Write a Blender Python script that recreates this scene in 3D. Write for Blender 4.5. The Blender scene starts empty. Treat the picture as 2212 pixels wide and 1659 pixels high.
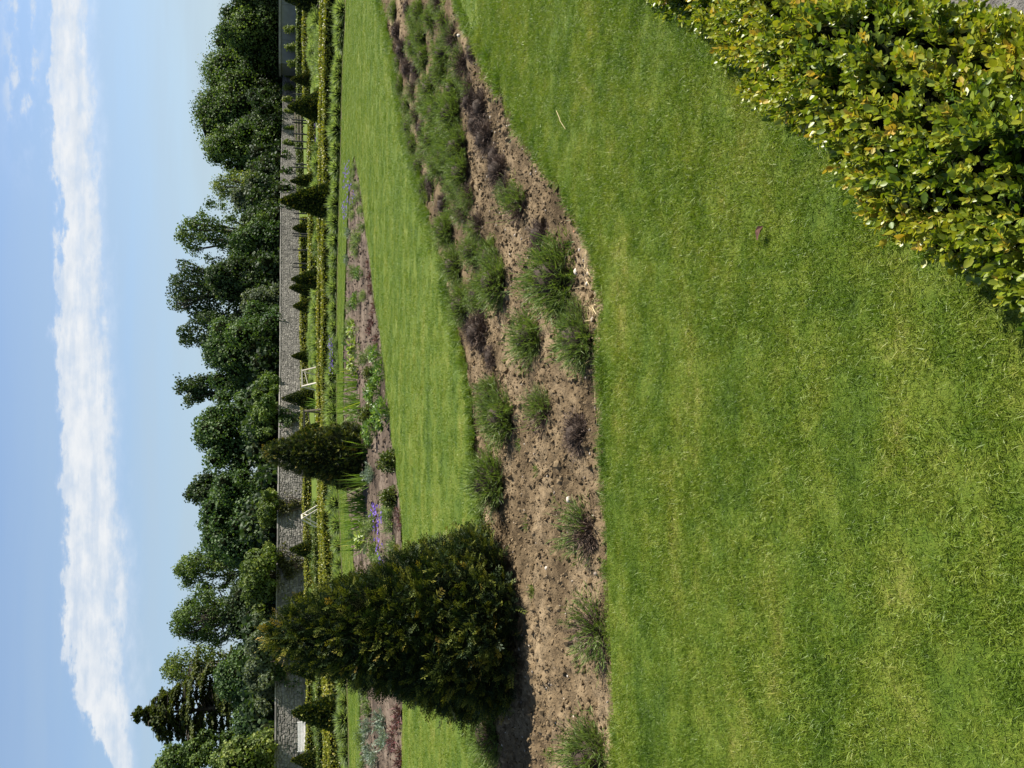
import bpy, bmesh, math, random
import numpy as np
from mathutils import Vector, Matrix
from mathutils.geometry import delaunay_2d_cdt
R_ = math.radians
rng = np.random.default_rng(7)
random.seed(7)
scene = bpy.context.scene

# ------------------------------------------------------------------ camera, sky, sun, exposure
CAM_H = 1.6
FPX = 1912.0                    # focal length in the 2212 px wide measuring frame
PITCH = R_(14.26)
cam_d = bpy.data.cameras.new('camera')
cam_d.sensor_width = 36.0
cam_d.lens = 36.0 * FPX / 2212.0
cam_d.clip_start = 0.05
cam_d.clip_end = 3000
cam = bpy.data.objects.new('camera', cam_d)
scene.collection.objects.link(cam)
cp, sp = math.cos(PITCH), math.sin(PITCH)
Fw, Up, Rt = Vector((0, cp, -sp)), Vector((0, sp, cp)), Vector((1, 0, 0))
m = Matrix.Identity(4)          # the photographer's phone was held upright: the frame is turned a quarter
for i in range(3):
    m[i][0] = -Up[i]; m[i][1] = Rt[i]; m[i][2] = -Fw[i]
m.translation = Vector((0, 0, CAM_H))
cam.matrix_world = m
scene.camera = cam

SUN_EL, SUN_AZ = R_(47), R_(16)     # azimuth: from +x (right of the view) towards +y (away)
S = Vector((math.cos(SUN_EL) * math.cos(SUN_AZ), math.cos(SUN_EL) * math.sin(SUN_AZ), math.sin(SUN_EL)))
sun_d = bpy.data.lights.new('sun', 'SUN')
sun_d.energy = 5.0
sun_d.angle = R_(0.53)
sun_d.color = (1.0, 0.94, 0.84)
sun = bpy.data.objects.new('sun', sun_d)
scene.collection.objects.link(sun)
sun.rotation_euler = S.to_track_quat('Z', 'Y').to_euler()
scene.view_settings.view_transform = 'Standard'
scene.view_settings.look = 'None'
scene.view_settings.gamma = 1
scene.view_settings.exposure = 1.3
scene.view_settings.use_curve_mapping = False
scene.cycles.max_bounces = 6
scene.cycles.transparent_max_bounces = 4

world = bpy.data.worlds.new('World')
scene.world = world
world.use_nodes = True
wt = world.node_tree
wt.nodes.clear()


class NT:
    """small node-tree writer"""
    def __init__(self, tree):
        self.t = tree

    def n(self, kind, **kw):
        nd = self.t.nodes.new(kind)
        for k, v in kw.items():
            setattr(nd, k, v)
        return nd

    def put(self, sock, v):
        if isinstance(v, bpy.types.NodeSocket):
            self.t.links.new(v, sock)
        elif v is not None:
            sock.default_value = v

    def math(self, op, a, b=None, c=None, clamp=False):
        nd = self.n('ShaderNodeMath', operation=op, use_clamp=clamp)
        for i, v in enumerate((a, b, c)):
            if v is not None:
                self.put(nd.inputs[i], v)
        return nd.outputs[0]

    def noise(self, vec, scale, detail=3.0, rough=0.55, lac=2.0):
        nd = self.n('ShaderNodeTexNoise')
        self.put(nd.inputs['Vector'], vec)
        nd.inputs['Scale'].default_value = scale
        nd.inputs['Detail'].default_value = detail
        nd.inputs['Roughness'].default_value = rough
        nd.inputs['Lacunarity'].default_value = lac
        return nd.outputs['Fac']

    def ramp(self, fac, stops):
        nd = self.n('ShaderNodeValToRGB')
        el = nd.color_ramp.elements
        while len(el) < len(stops):
            el.new(0.5)
        for e, (p, c) in zip(el, stops):
            e.position = p
            e.color = (c[0], c[1], c[2], 1) if not isinstance(c, float) else (c, c, c, 1)
        self.put(nd.inputs[0], fac)
        return nd.outputs[0]

    def mix(self, fac, a, b, blend='MIX'):
        nd = self.n('ShaderNodeMix', data_type='RGBA', blend_type=blend)
        for k, v in ((0, fac), (6, a), (7, b)):
            if isinstance(v, tuple) and len(v) == 3:
                v = (*v, 1)
            self.put(nd.inputs[k], v)
        return nd.outputs[2]

    def vscale(self, vec, s):
        nd = self.n('ShaderNodeMapping')
        self.put(nd.inputs['Vector'], vec)
        nd.inputs['Scale'].default_value = s
        return nd.outputs[0]

    def smooth(self, v, a, b, lo=0.0, hi=1.0):
        nd = self.n('ShaderNodeMapRange', interpolation_type='SMOOTHSTEP')
        self.put(nd.inputs['Value'], v)
        for i, x in enumerate((a, b, lo, hi)):
            nd.inputs[1 + i].default_value = x
        return nd.outputs[0]


w = NT(wt)
sky = w.n('ShaderNodeTexSky', sky_type='NISHITA', sun_disc=False)
sky.sun_elevation = SUN_EL
sky.sun_rotation = math.pi / 2 - SUN_AZ
sky.air_density = 1.0
sky.dust_density = 0.9
sky.ozone_density = 1.6
dirv = w.n('ShaderNodeTexCoord').outputs['Generated']
sx = w.n('ShaderNodeSeparateXYZ')
w.put(sx.inputs[0], dirv)
dx, dy, dz = sx.outputs
ay = w.math('MAXIMUM', w.math('ABSOLUTE', dy), 0.06)
e = w.math('DIVIDE', dz, ay)
xy = w.math('DIVIDE', dx, ay)
cmb = w.n('ShaderNodeCombineXYZ')
w.put(cmb.inputs[0], xy); w.put(cmb.inputs[1], e); w.put(cmb.inputs[2], dy)
skyp = cmb.outputs[0]
# the long bank of cloud
nA = w.noise(w.vscale(skyp, (9, 34, 1)), 1.0, 6, 0.6)
nB = w.noise(w.vscale(skyp, (34, 70, 1)), 1.0, 5, 0.62)
k = w.math('MAXIMUM', w.math('SUBTRACT', w.math('MULTIPLY', xy, -1.0), 0.32), 0.0)
c = w.math('SUBTRACT', w.math('MULTIPLY_ADD', xy, 0.043, 0.202), w.math('MULTIPLY', k, 0.23))
hw = w.math('MAXIMUM', w.math('SUBTRACT', w.math('MULTIPLY_ADD', xy, -0.0155, 0.0245), w.math('MULTIPLY', k, 0.26)), 0.003)
q = w.math('DIVIDE', w.math('SUBTRACT', e, c), hw)
edge = w.math('ADD', w.math('MULTIPLY', w.math('SUBTRACT', nA, 0.5), 1.7), w.math('MULTIPLY', w.math('SUBTRACT', nB, 0.5), 1.5))
up = w.smooth(w.math('ADD', q, edge), 0.80, 1.22, 1.0, 0.0)
lo = w.smooth(w.math('ADD', q, w.math('MULTIPLY', edge, 0.8)), -1.75, -0.35, 0.0, 1.0)
streak = w.smooth(w.math('MULTIPLY_ADD', w.noise(w.vscale(skyp, (7, 95, 1)), 1.0, 5, 0.6), 0.5, w.math('MULTIPLY', nB, 0.5)), 0.34, 0.58, 0.74, 1.0)
bank = w.math('MULTIPLY', w.math('MULTIPLY', up, lo), w.math('MULTIPLY', streak, 0.95))
# ragged scraps above its right end
g1 = w.smooth(w.math('ABSOLUTE', w.math('SUBTRACT', e, w.math('MULTIPLY_ADD', xy, 0.01, 0.258))), 0.004, 0.034, 1.0, 0.0)
g2 = w.smooth(xy, 0.17, 0.30, 0.0, 1.0)
scr = w.math('MULTIPLY', w.math('MULTIPLY', g1, g2), w.smooth(w.math('MULTIPLY_ADD', nA, 0.5, w.math('MULTIPLY', nB, 0.5)), 0.42, 0.60, 0.0, 0.8))
# thin high veil
nV = w.noise(w.vscale(skyp, (2.2, 26, 1)), 1.0, 4, 0.55)
nW = w.noise(w.vscale(skyp, (1.0, 5, 1)), 1.0, 2, 0.5)
hz = w.smooth(e, 0.02, 0.30, 0.92, 0.36)
veil = w.math('MULTIPLY', w.smooth(w.math('MULTIPLY_ADD', nW, 0.5, w.math('MULTIPLY', nV, 0.5)), 0.30, 0.68, 0.45, 1.0), hz)
fac = w.math('MAXIMUM', w.math('MAXIMUM', bank, scr), veil, clamp=True)
puff = w.noise(w.vscale(skyp, (22, 60, 1)), 1.0, 5, 0.6)
cl = w.ramp(puff, [(0.30, (5.4, 5.9, 6.6)), (0.62, (7.2, 7.4, 7.6))])
# ramp colours stay within 0..1, so scale afterwards
for el, v in zip(cl.node.color_ramp.elements, ((0.74, 0.81, 0.90), (0.955, 0.97, 0.985))):
    el.color = (*v, 1)
clm = w.mix(1.0, cl, (5.7, 5.7, 5.7), 'MULTIPLY')
vl = w.mix(w.math('MAXIMUM', bank, scr), (2.95, 3.62, 4.15), clm)
skyc = w.mix(1.0, sky.outputs[0], (0.74, 0.83, 0.96), 'MULTIPLY')
fin = w.mix(fac, skyc, vl)
bg = w.n('ShaderNodeBackground')
w.put(bg.inputs['Color'], fin)
bg.inputs['Strength'].default_value = 0.068
wo = w.n('ShaderNodeOutputWorld')
w.put(wo.inputs['Surface'], bg.outputs[0])

# ------------------------------------------------------------------ measuring helpers
def ray(X, Y):
    d = (X - 1106.0) / FPX
    u = (829.5 - Y) / FPX
    return np.array((u, cp - d * sp, -sp - d * cp))

def gp(X, Y, z=0.0):
    r = ray(X, Y)
    return r * ((CAM_H - z) / -r[2]) + np.array((0, 0, CAM_H))

def at(X, Y, depth):
    r = ray(X, Y)
    return r * (depth / r[1]) + np.array((0, 0, CAM_H))

def proj(P):
    P = np.asarray(P, float)
    q = P - np.array((0, 0, CAM_H))
    f = q[..., 1] * cp - q[..., 2] * sp
    u = q[..., 0]
    v = -(q[..., 1] * sp + q[..., 2] * cp)
    f = np.where(f > 0.05, f, 0.05)
    return 1106.0 + v / f * FPX, 829.5 - u / f * FPX

def in_view(P, mx=60):
    X, Y = proj(P)
    return (X > -mx) & (X < 2212 + mx) & (Y > -mx) & (Y < 1659 + mx) & (P[..., 1] > 0.3)

def poly_px(pts):
    return np.array([gp(a, b)[:2] for a, b in pts])

def inside(poly, x, y):
    r = np.zeros(np.shape(x), bool)
    j = len(poly) - 1
    for i in range(len(poly)):
        xi, yi = poly[i]; xj, yj = poly[j]
        c_ = ((yi > y) != (yj > y)) & (x < (xj - xi) * (y - yi) / (yj - yi + 1e-12) + xi)
        r ^= c_
        j = i
    return r

def smooth_line(pts, n=4):
    """Catmull-Rom through 2D points"""
    p = np.array(pts, float)
    P = np.vstack([2 * p[0] - p[1], p, 2 * p[-1] - p[-2]])
    out = []
    for i in range(1, len(P) - 2):
        for t in np.linspace(0, 1, n, endpoint=False):
            a, b, c_, d = P[i - 1], P[i], P[i + 1], P[i + 2]
            out.append(0.5 * ((2 * b) + (-a + c_) * t + (2 * a - 5 * b + 4 * c_ - d) * t * t + (-a + 3 * b - 3 * c_ + d) * t ** 3))
    out.append(P[-2])
    return np.array(out)

def vnoise(x, y, seed=0.0):
    xi, yi = np.floor(x), np.floor(y)
    fx, fy = x - xi, y - yi
    def h(a, b):
        s = np.sin(a * 127.1 + b * 311.7 + seed * 74.7) * 43758.5453
        return s - np.floor(s)
    ux, uy = fx * fx * (3 - 2 * fx), fy * fy * (3 - 2 * fy)
    return (h(xi, yi) * (1 - ux) + h(xi + 1, yi) * ux) * (1 - uy) + (h(xi, yi + 1) * (1 - ux) + h(xi + 1, yi + 1) * ux) * uy

# ------------------------------------------------------------------ mesh helpers
def unit(v):
    v = np.asarray(v, float)
    return v / np.maximum(np.linalg.norm(v, axis=-1, keepdims=True), 1e-9)

def rand_dir(n):
    return unit(rng.normal(size=(n, 3)))

def frames(d, nrm=None):
    """rotation matrices whose columns are side, along (d), normal"""
    d = unit(d)
    if nrm is None:
        nrm = rand_dir(len(d))
    side = np.cross(d, nrm)
    bad = np.linalg.norm(side, axis=1) < 1e-4
    side[bad] = np.cross(d[bad], (0.3, 0.5, 0.81))
    side = unit(side)
    n2 = np.cross(side, d)
    return np.stack([side, d, n2], axis=2)


class MB:
    def __init__(self):
        self.V, self.Q, self.T, self.t, self.n = [], [], [], [], 0

    def add(self, V, F, tint=0.5):
        V = np.asarray(V, float).reshape(-1, 3)
        F = np.asarray(F, int)
        self.V.append(V)
        self.t.append(np.broadcast_to(np.asarray(tint, float), (len(V),)))
        if F.size:
            (self.Q if F.shape[1] == 4 else self.T).append(F + self.n)
        self.n += len(V)
        return self

    def stamp(self, tpl, org, Rm, s, tint):
        """tpl = (V, faces, tint offsets); one copy for each origin"""
        V, F, tt = tpl
        N, kk = len(org), len(V)
        if N == 0:
            return self
        s = np.broadcast_to(np.asarray(s, float), (N,))
        out = np.einsum('nij,kj->nki', Rm, V) * s[:, None, None] + np.asarray(org)[:, None, :]
        ti = np.clip(np.broadcast_to(np.asarray(tint, float), (N,))[:, None] + tt[None, :], 0, 1)
        Fs = F if isinstance(F, list) else [F]
        base = (np.arange(N) * kk)[:, None, None] + self.n
        for f in Fs:
            f = np.asarray(f)
            (self.Q if f.shape[1] == 4 else self.T).append((f[None] + base).reshape(-1, f.shape[1]))
        self.V.append(out.reshape(-1, 3)); self.t.append(ti.reshape(-1)); self.n += N * kk
        return self

    def mesh(self, name, mat, smooth=False):
        me = bpy.data.meshes.new(name)
        V = np.concatenate(self.V)
        T = np.concatenate(self.T) if self.T else np.zeros((0, 3), int)
        Q = np.concatenate(self.Q) if self.Q else np.zeros((0, 4), int)
        me.vertices.add(len(V))
        me.vertices.foreach_set('co', V.astype(np.float32).ravel())
        loops = np.concatenate([T.ravel(), Q.ravel()]).astype(np.int32)
        me.loops.add(len(loops))
        me.loops.foreach_set('vertex_index', loops)
        me.polygons.add(len(T) + len(Q))
        st = np.concatenate([np.arange(len(T)) * 3, len(T) * 3 + np.arange(len(Q)) * 4]).astype(np.int32)
        me.polygons.foreach_set('loop_start', st)
        me.polygons.foreach_set('use_smooth', np.full(len(st), smooth))
        a = me.attributes.new('tint', 'FLOAT', 'POINT')
        a.data.foreach_set('value', np.concatenate(self.t).astype(np.float32))
        me.update(calc_edges=True)
        me.materials.append(mat)
        return me

    def obj(self, name, mat, parent=None, smooth=False, loc=None):
        return link(name, self.mesh(name, mat, smooth), parent, loc)


def link(name, me, parent=None, loc=None):
    o = bpy.data.objects.new(name, me)
    scene.collection.objects.link(o)
    if parent is not None:
        o.parent = parent
    if loc is not None:
        o.location = loc
    return o

def tag(o, label=None, cat=None, group=None, kind=None):
    if label: o['label'] = label
    if cat: o['category'] = cat
    if group: o['group'] = group
    if kind: o['kind'] = kind
    return o

def thing(name, label, cat, loc=(0, 0, 0), rz=0.0, group=None, scale=None):
    o = bpy.data.objects.new(name, None)
    scene.collection.objects.link(o)
    o.empty_display_size = 0.1
    o.location = loc
    o.rotation_euler = (0, 0, rz)
    if scale: o.scale = (scale,) * 3 if not isinstance(scale, tuple) else scale
    return tag(o, label, cat, group)

def copy_parts(src, dst):
    for ch in list(src.children):
        c_ = ch.copy()
        scene.collection.objects.link(c_)
        c_.parent = dst

BOXF = np.array([(0, 3, 2, 1), (4, 5, 6, 7), (0, 1, 5, 4), (1, 2, 6, 5), (2, 3, 7, 6), (3, 0, 4, 7)])

def box(mb, c_, sz, rz=0.0, tint=0.5, M=None):
    x, y, z = np.array(sz) / 2
    V = np.array([(-x, -y, -z), (x, -y, -z), (x, y, -z), (-x, y, -z), (-x, -y, z), (x, -y, z), (x, y, z), (-x, y, z)])
    if rz:
        c0, s0 = math.cos(rz), math.sin(rz)
        V = V @ np.array([(c0, s0, 0), (-s0, c0, 0), (0, 0, 1)])
    return mb.add(V + np.array(c_), BOXF, tint)

def bar(mb, a, b, wd, th, tint=0.5):
    a, b = np.array(a, float), np.array(b, float)
    d = unit(b - a)
    s = np.cross(d, (0, 0, 1)) if abs(d[2]) < 0.95 else np.cross(d, (1, 0, 0))
    s = unit(s); n = np.cross(s, d)
    V = []
    for p in (a, b):
        for i, j in ((-1, -1), (1, -1), (1, 1), (-1, 1)):
            V.append(p + s * i * wd / 2 + n * j * th / 2)
    return mb.add(V, BOXF, tint)

def tube(mb, pts, rad, n=6, tint=0.5):
    pts = np.array(pts, float)
    V = []
    for i, p in enumerate(pts):
        d = unit(pts[min(i + 1, len(pts) - 1)] - pts[max(i - 1, 0)])
        s = unit(np.cross(d, (0.2, 0.9, 0.1) if abs(d[1]) < 0.8 else (1, 0, 0)))
        t = np.cross(s, d)
        for a in np.arange(n) * 2 * math.pi / n:
            V.append(p + (s * math.cos(a) + t * math.sin(a)) * rad[i])
    F = [(i * n + j, i * n + (j + 1) % n, (i + 1) * n + (j + 1) % n, (i + 1) * n + j) for i in range(len(pts) - 1) for j in range(n)]
    return mb.add(V, F, tint)

def ico(sub=2):
    bm = bmesh.new()
    bmesh.ops.create_icosphere(bm, subdivisions=sub, radius=1)
    V = np.array([v.co[:] for v in bm.verts]); F = np.array([[v.index for v in f.verts] for f in bm.faces])
    bm.free()
    return V, F
ICO1, ICO2, ICO3 = ico(1), ico(2), ico(3)

def lump(V, seed, amt=0.2, fr=2.2):
    """push a unit sphere in and out with a few sines"""
    r = np.random.default_rng(seed)
    f = np.zeros(len(V))
    for _ in range(6):
        f += np.sin(V @ (r.normal(size=3) * fr) + r.uniform(0, 6.28))
    return V * (1 + amt * f / 3)[:, None]

def blades(mb, base, d, L, wd, bend, tint, segs=2, tipw=0.08, tgrad=0.0):
    """tapered strips; bend pulls the strip down (or along a vector) towards its tip"""
    N = len(base)
    d = unit(d)
    L = np.broadcast_to(L, (N,)); wd = np.broadcast_to(wd, (N,)); bend = np.broadcast_to(bend, (N,))
    tint = np.broadcast_to(tint, (N,))
    s = unit(np.cross(d, rand_dir(N)))
    rows = []
    for k_ in range(segs + 1):
        t = k_ / segs
        p = base + d * (L * t)[:, None]
        p[:, 2] -= bend * L * t * t
        ww = wd * (1 - t * (1 - tipw)) if k_ else wd * 0.75
        rows.append((p - s * ww[:, None] / 2, p + s * ww[:, None] / 2))
    V = np.stack([x for r in rows for x in r], axis=1)
    kk = 2 * (segs + 1)
    F = np.array([(2 * i, 2 * i + 1, 2 * i + 3, 2 * i + 2) for i in range(segs)])
    ti = np.repeat(tint[:, None], kk, 1) + tgrad * (np.repeat(np.arange(segs + 1), 2) / segs - 0.5)[None]
    mb.add(V.reshape(-1, 3), (F[None] + (np.arange(N) * kk)[:, None, None]).reshape(-1, 4), np.clip(ti, 0, 1).ravel())
    return mb

# leaf templates (x across, y along, z up)
LEAF4 = (np.array([(0, 0, 0), (0.5, 0.45, 0.10), (0, 1, 0), (-0.5, 0.45, 0.10)]), np.array([(0, 1, 2, 3)]), np.zeros(4))
OVAL = (np.array([(0, 0, 0), (0.27, 0.22, 0.05), (0.33, 0.58, 0.06), (0.16, 0.92, 0.02), (0, 1.0, 0), (-0.16, 0.92, 0.02), (-0.33, 0.58, 0.06), (-0.27, 0.22, 0.05), (0, 0.55, -0.03)]),
        np.array([(0, 1, 2, 8), (8, 2, 3, 4), (8, 4, 5, 6), (0, 8, 6, 7)]), np.zeros(9))

# ------------------------------------------------------------------ materials
def new_mat(name):
    mt = bpy.data.materials.new(name)
    mt.use_nodes = True
    mt.node_tree.nodes.clear()
    return mt, NT(mt.node_tree)

def pos(n):
    return n.n('ShaderNodeNewGeometry').outputs['Position']

def attr(n, name='tint'):
    a = n.n('ShaderNodeAttribute')
    a.attribute_name = name
    return a.outputs['Fac']

def leaf_mat(name, stops, rough=0.55, trans=0.3, spec=0.35, nscale=3.0, namt=0.25, tcol=None):
    mt, n = new_mat(name)
    f = n.math('MULTIPLY_ADD', n.math('SUBTRACT', n.noise(pos(n), nscale, 2), 0.5), namt * 2, attr(n), clamp=True)
    col = n.ramp(f, stops)
    b = n.n('ShaderNodeBsdfPrincipled')
    n.put(b.inputs['Base Color'], col)
    b.inputs['Roughness'].default_value = rough
    b.inputs['Specular IOR Level'].default_value = spec
    tr = n.n('ShaderNodeBsdfTranslucent')
    n.put(tr.inputs['Color'], n.mix(1.0, col, tcol or (1.25, 1.3, 0.55), 'MULTIPLY'))
    mx = n.n('ShaderNodeMixShader')
    mx.inputs[0].default_value = trans
    n.put(mx.inputs[1], b.outputs[0]); n.put(mx.inputs[2], tr.outputs[0])
    o = n.n('ShaderNodeOutputMaterial')
    n.put(o.inputs[0], mx.outputs[0])
    return mt

def solid_mat(name, stops, nscale=8.0, detail=4, rough=0.85, bump=0.0, bscale=40.0, use_tint=0.0, spec=0.3):
    mt, n = new_mat(name)
    f = n.noise(pos(n), nscale, detail, 0.6)
    if use_tint:
        f = n.math('MULTIPLY_ADD', n.math('SUBTRACT', attr(n), 0.5), use_tint, f, clamp=True)
    b = n.n('ShaderNodeBsdfPrincipled')
    n.put(b.inputs['Base Color'], n.ramp(f, stops))
    b.inputs['Roughness'].default_value = rough
    b.inputs['Specular IOR Level'].default_value = spec
    if bump:
        bp = n.n('ShaderNodeBump')
        bp.inputs['Strength'].default_value = bump
        bp.inputs['Distance'].default_value = 0.02
        n.put(bp.inputs['Height'], n.noise(pos(n), bscale, 4, 0.65))
        n.put(b.inputs['Normal'], bp.outputs[0])
    o = n.n('ShaderNodeOutputMaterial')
    n.put(o.inputs[0], b.outputs[0])
    return mt

def grass_fac(n, amt=1.0):
    """patchy lawn colour in ground coordinates: mowing streaks run across the lawn"""
    p = pos(n)
    a = n.noise(n.vscale(p, (0.9, 1.9, 1)), 1.0, 4, 0.65)
    b = n.noise(p, 6.5, 4, 0.65)
    c_ = n.noise(n.vscale(p, (0.12, 2.3, 1)), 1.0, 2, 0.5)
    s = n.math('ADD', n.math('MULTIPLY', a, 0.44), n.math('ADD', n.math('MULTIPLY', b, 0.40), n.math('MULTIPLY', c_, 0.16)))
    return n.math('MULTIPLY', n.math('SUBTRACT', s, 0.5), 2.5 * amt)

GRASS = [(0.0, (0.038, 0.078, 0.006)), (0.32, (0.094, 0.153, 0.012)), (0.62, (0.158, 0.204, 0.023)), (0.85, (0.245, 0.250, 0.056)), (1.0, (0.37, 0.305, 0.13))]
GRASS_SHADED = [(p_, tuple(0.66 * v_ for v_ in c_)) for p_, c_ in GRASS]  # grass colours darkened to match the blades shading each other

def grass_mat(name, base=0.0, trans=0.3, tamt=0.42):
    mt, n = new_mat(name)
    f = n.math('ADD', n.math('MULTIPLY_ADD', n.math('SUBTRACT', attr(n), 0.5), tamt, 0.47 + base), grass_fac(n), clamp=True)
    col = n.ramp(f, GRASS)
    b = n.n('ShaderNodeBsdfPrincipled')
    n.put(b.inputs['Base Color'], col)
    b.inputs['Roughness'].default_value = 0.5
    b.inputs['Specular IOR Level'].default_value = 0.3
    tr = n.n('ShaderNodeBsdfTranslucent')
    n.put(tr.inputs['Color'], n.mix(1.0, col, (1.2, 1.3, 0.5), 'MULTIPLY'))
    mx = n.n('ShaderNodeMixShader')
    mx.inputs[0].default_value = trans
    n.put(mx.inputs[1], b.outputs[0]); n.put(mx.inputs[2], tr.outputs[0])
    o = n.n('ShaderNodeOutputMaterial')
    n.put(o.inputs[0], mx.outputs[0])
    return mt

def turf_mat():
    mt, n = new_mat('turf')
    p = pos(n)
    f = n.math('ADD', n.math('MULTIPLY_ADD', n.math('SUBTRACT', n.noise(p, 34, 4, 0.7), 0.5), 0.75, 0.44), grass_fac(n), clamp=True)
    b = n.n('ShaderNodeBsdfPrincipled')
    n.put(b.inputs['Base Color'], n.ramp(f, GRASS_SHADED))
    b.inputs['Roughness'].default_value = 0.8
    b.inputs['Specular IOR Level'].default_value = 0.15
    bp = n.n('ShaderNodeBump')
    bp.inputs['Strength'].default_value = 0.7
    bp.inputs['Distance'].default_value = 0.03
    n.put(bp.inputs['Height'], n.noise(p, 42, 5, 0.75))
    n.put(b.inputs['Normal'], bp.outputs[0])
    o = n.n('ShaderNodeOutputMaterial')
    n.put(o.inputs[0], b.outputs[0])
    return mt

M = {}
M['turf'] = turf_mat()
M['grass'] = grass_mat('grass_blades')
M['grass_lush'] = grass_mat('grass_lush', base=-0.12)
SOIL = [(0.22, (0.056, 0.039, 0.021)), (0.5, (0.124, 0.089, 0.050)), (0.78, (0.215, 0.160, 0.096))]
M['soil'] = solid_mat('soil', SOIL, nscale=5.0, detail=6, rough=0.95, bump=0.9, bscale=70, use_tint=0.5, spec=0.1)
SOIL2 = [(0.25, (0.042, 0.031, 0.022)), (0.5, (0.086, 0.064, 0.046)), (0.75, (0.145, 0.112, 0.083))]
M['soil_dark'] = solid_mat('soil_dark', SOIL2, nscale=6.0, detail=6, rough=0.95, bump=0.9, bscale=50, use_tint=0.5, spec=0.1)
M['clod'] = solid_mat('clod', SOIL, nscale=9.0, detail=4, rough=0.95, use_tint=0.5, spec=0.05)
M['clod_dark'] = solid_mat('clod_dark', SOIL2, nscale=9.0, detail=4, rough=0.95, use_tint=0.5, spec=0.05)
M['grit'] = solid_mat('grit', [(0.25, (0.16, 0.13, 0.10)), (0.55, (0.30, 0.25, 0.20)), (0.8, (0.45, 0.40, 0.33))], nscale=14, use_tint=0.9)
M['stone'] = solid_mat('bed_stone', [(0.25, (0.16, 0.13, 0.10)), (0.55, (0.30, 0.25, 0.20)), (0.8, (0.45, 0.40, 0.33))], nscale=14, use_tint=0.9, bump=0.3, bscale=80)
M['terracotta'] = solid_mat('terracotta', [(0.3, (0.30, 0.12, 0.06)), (0.7, (0.48, 0.22, 0.12))], nscale=30)
M['straw'] = solid_mat('straw', [(0.3, (0.26, 0.19, 0.09)), (0.7, (0.46, 0.36, 0.20))], nscale=20, use_tint=0.6)
M['twig'] = solid_mat('twig', [(0.25, (0.034, 0.022, 0.014)), (0.5, (0.090, 0.058, 0.040)), (0.8, (0.23, 0.17, 0.13))], nscale=30, use_tint=1.0)
M['bark'] = solid_mat('bark', [(0.3, (0.035, 0.028, 0.020)), (0.7, (0.10, 0.08, 0.06))], nscale=4, bump=0.5, bscale=12)
M['lavender'] = leaf_mat('lavender_leaf', [(0.0, (0.028, 0.052, 0.010)), (0.45, (0.100, 0.158, 0.027)), (0.8, (0.185, 0.240, 0.060)), (1.0, (0.26, 0.30, 0.13))], trans=0.28, nscale=14, namt=0.12)
M['mound'] = leaf_mat('mound_leaf', [(0.0, (0.026, 0.045, 0.012)), (0.5, (0.150, 0.215, 0.070)), (1.0, (0.28, 0.33, 0.15))], trans=0.42, nscale=6, namt=0.12)
M['yew'] = leaf_mat('yew_needle', [(0.0, (0.006, 0.013, 0.005)), (0.4, (0.018, 0.036, 0.009)), (0.66, (0.078, 0.098, 0.013)), (0.86, (0.150, 0.150, 0.020)), (1.0, (0.25, 0.17, 0.035))], rough=0.6, trans=0.15, spec=0.2, nscale=7, namt=0.08)
M['core'] = solid_mat('dark_core', [(0.3, (0.005, 0.007, 0.003)), (0.7, (0.014, 0.016, 0.007))], nscale=12, rough=1.0, spec=0.0)  # near-black: shade inside the foliage put into the colour of solid cores
M['box'] = leaf_mat('box_leaf', [(0.0, (0.020, 0.052, 0.006)), (0.35, (0.075, 0.128, 0.009)), (0.7, (0.180, 0.215, 0.015)), (0.92, (0.30, 0.285, 0.025)), (1.0, (0.38, 0.25, 0.035))], rough=0.40, trans=0.32, spec=0.45, nscale=9, namt=0.10)
M['boxfar'] = leaf_mat('golden_box_leaf', [(0.0, (0.040, 0.060, 0.007)), (0.4, (0.130, 0.150, 0.013)), (0.8, (0.270, 0.250, 0.022)), (1.0, (0.36, 0.29, 0.04))], rough=0.45, trans=0.3, nscale=0.8, namt=0.25)
M['boxgreen'] = leaf_mat('green_box_leaf', [(0.0, (0.020, 0.040, 0.006)), (0.5, (0.075, 0.105, 0.014)), (1.0, (0.17, 0.18, 0.03))], rough=0.5, trans=0.25, nscale=0.8, namt=0.2)
M['iris'] = leaf_mat('iris_leaf', [(0.0, (0.035, 0.075, 0.010)), (0.5, (0.110, 0.190, 0.025)), (0.9, (0.21, 0.26, 0.045)), (1.0, (0.34, 0.32, 0.05))], trans=0.4, nscale=5, namt=0.1)
M['hellebore'] = leaf_mat('hellebore_leaf', [(0.0, (0.030, 0.070, 0.012)), (0.5, (0.090, 0.165, 0.030)), (0.85, (0.19, 0.27, 0.07)), (1.0, (0.38, 0.44, 0.20))], rough=0.35, trans=0.3, nscale=8, namt=0.1)
M['paleleaf'] = leaf_mat('pale_leaf', [(0.0, (0.06, 0.11, 0.02)), (0.5, (0.20, 0.27, 0.06)), (1.0, (0.50, 0.52, 0.30))], rough=0.4, trans=0.3)
M['silver'] = leaf_mat('silver_leaf', [(0.0, (0.05, 0.075, 0.05)), (0.5, (0.14, 0.19, 0.13)), (1.0, (0.27, 0.33, 0.25))], trans=0.2)
M['redleaf'] = leaf_mat('red_leaf', [(0.0, (0.040, 0.022, 0.018)), (0.5, (0.085, 0.045, 0.036)), (1.0, (0.20, 0.05, 0.06))], trans=0.2)
M['purple'] = leaf_mat('purple_petal', [(0.0, (0.13, 0.07, 0.36)), (0.5, (0.21, 0.12, 0.50)), (1.0, (0.33, 0.21, 0.62))], trans=0.3, tcol=(1, 1, 1.1))
def treem(name, a, b, c_, d=None):
    a, b, c_ = [tuple(np.array(q) * np.array((1.34, 1.32, 1.18))) for q in (a, b, c_)]
    return leaf_mat(name, [(0.0, a), (0.45, b), (0.85, c_), (1.0, d or c_)], rough=0.6, trans=0.3, nscale=0.35, namt=0.22, spec=0.25)
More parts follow.
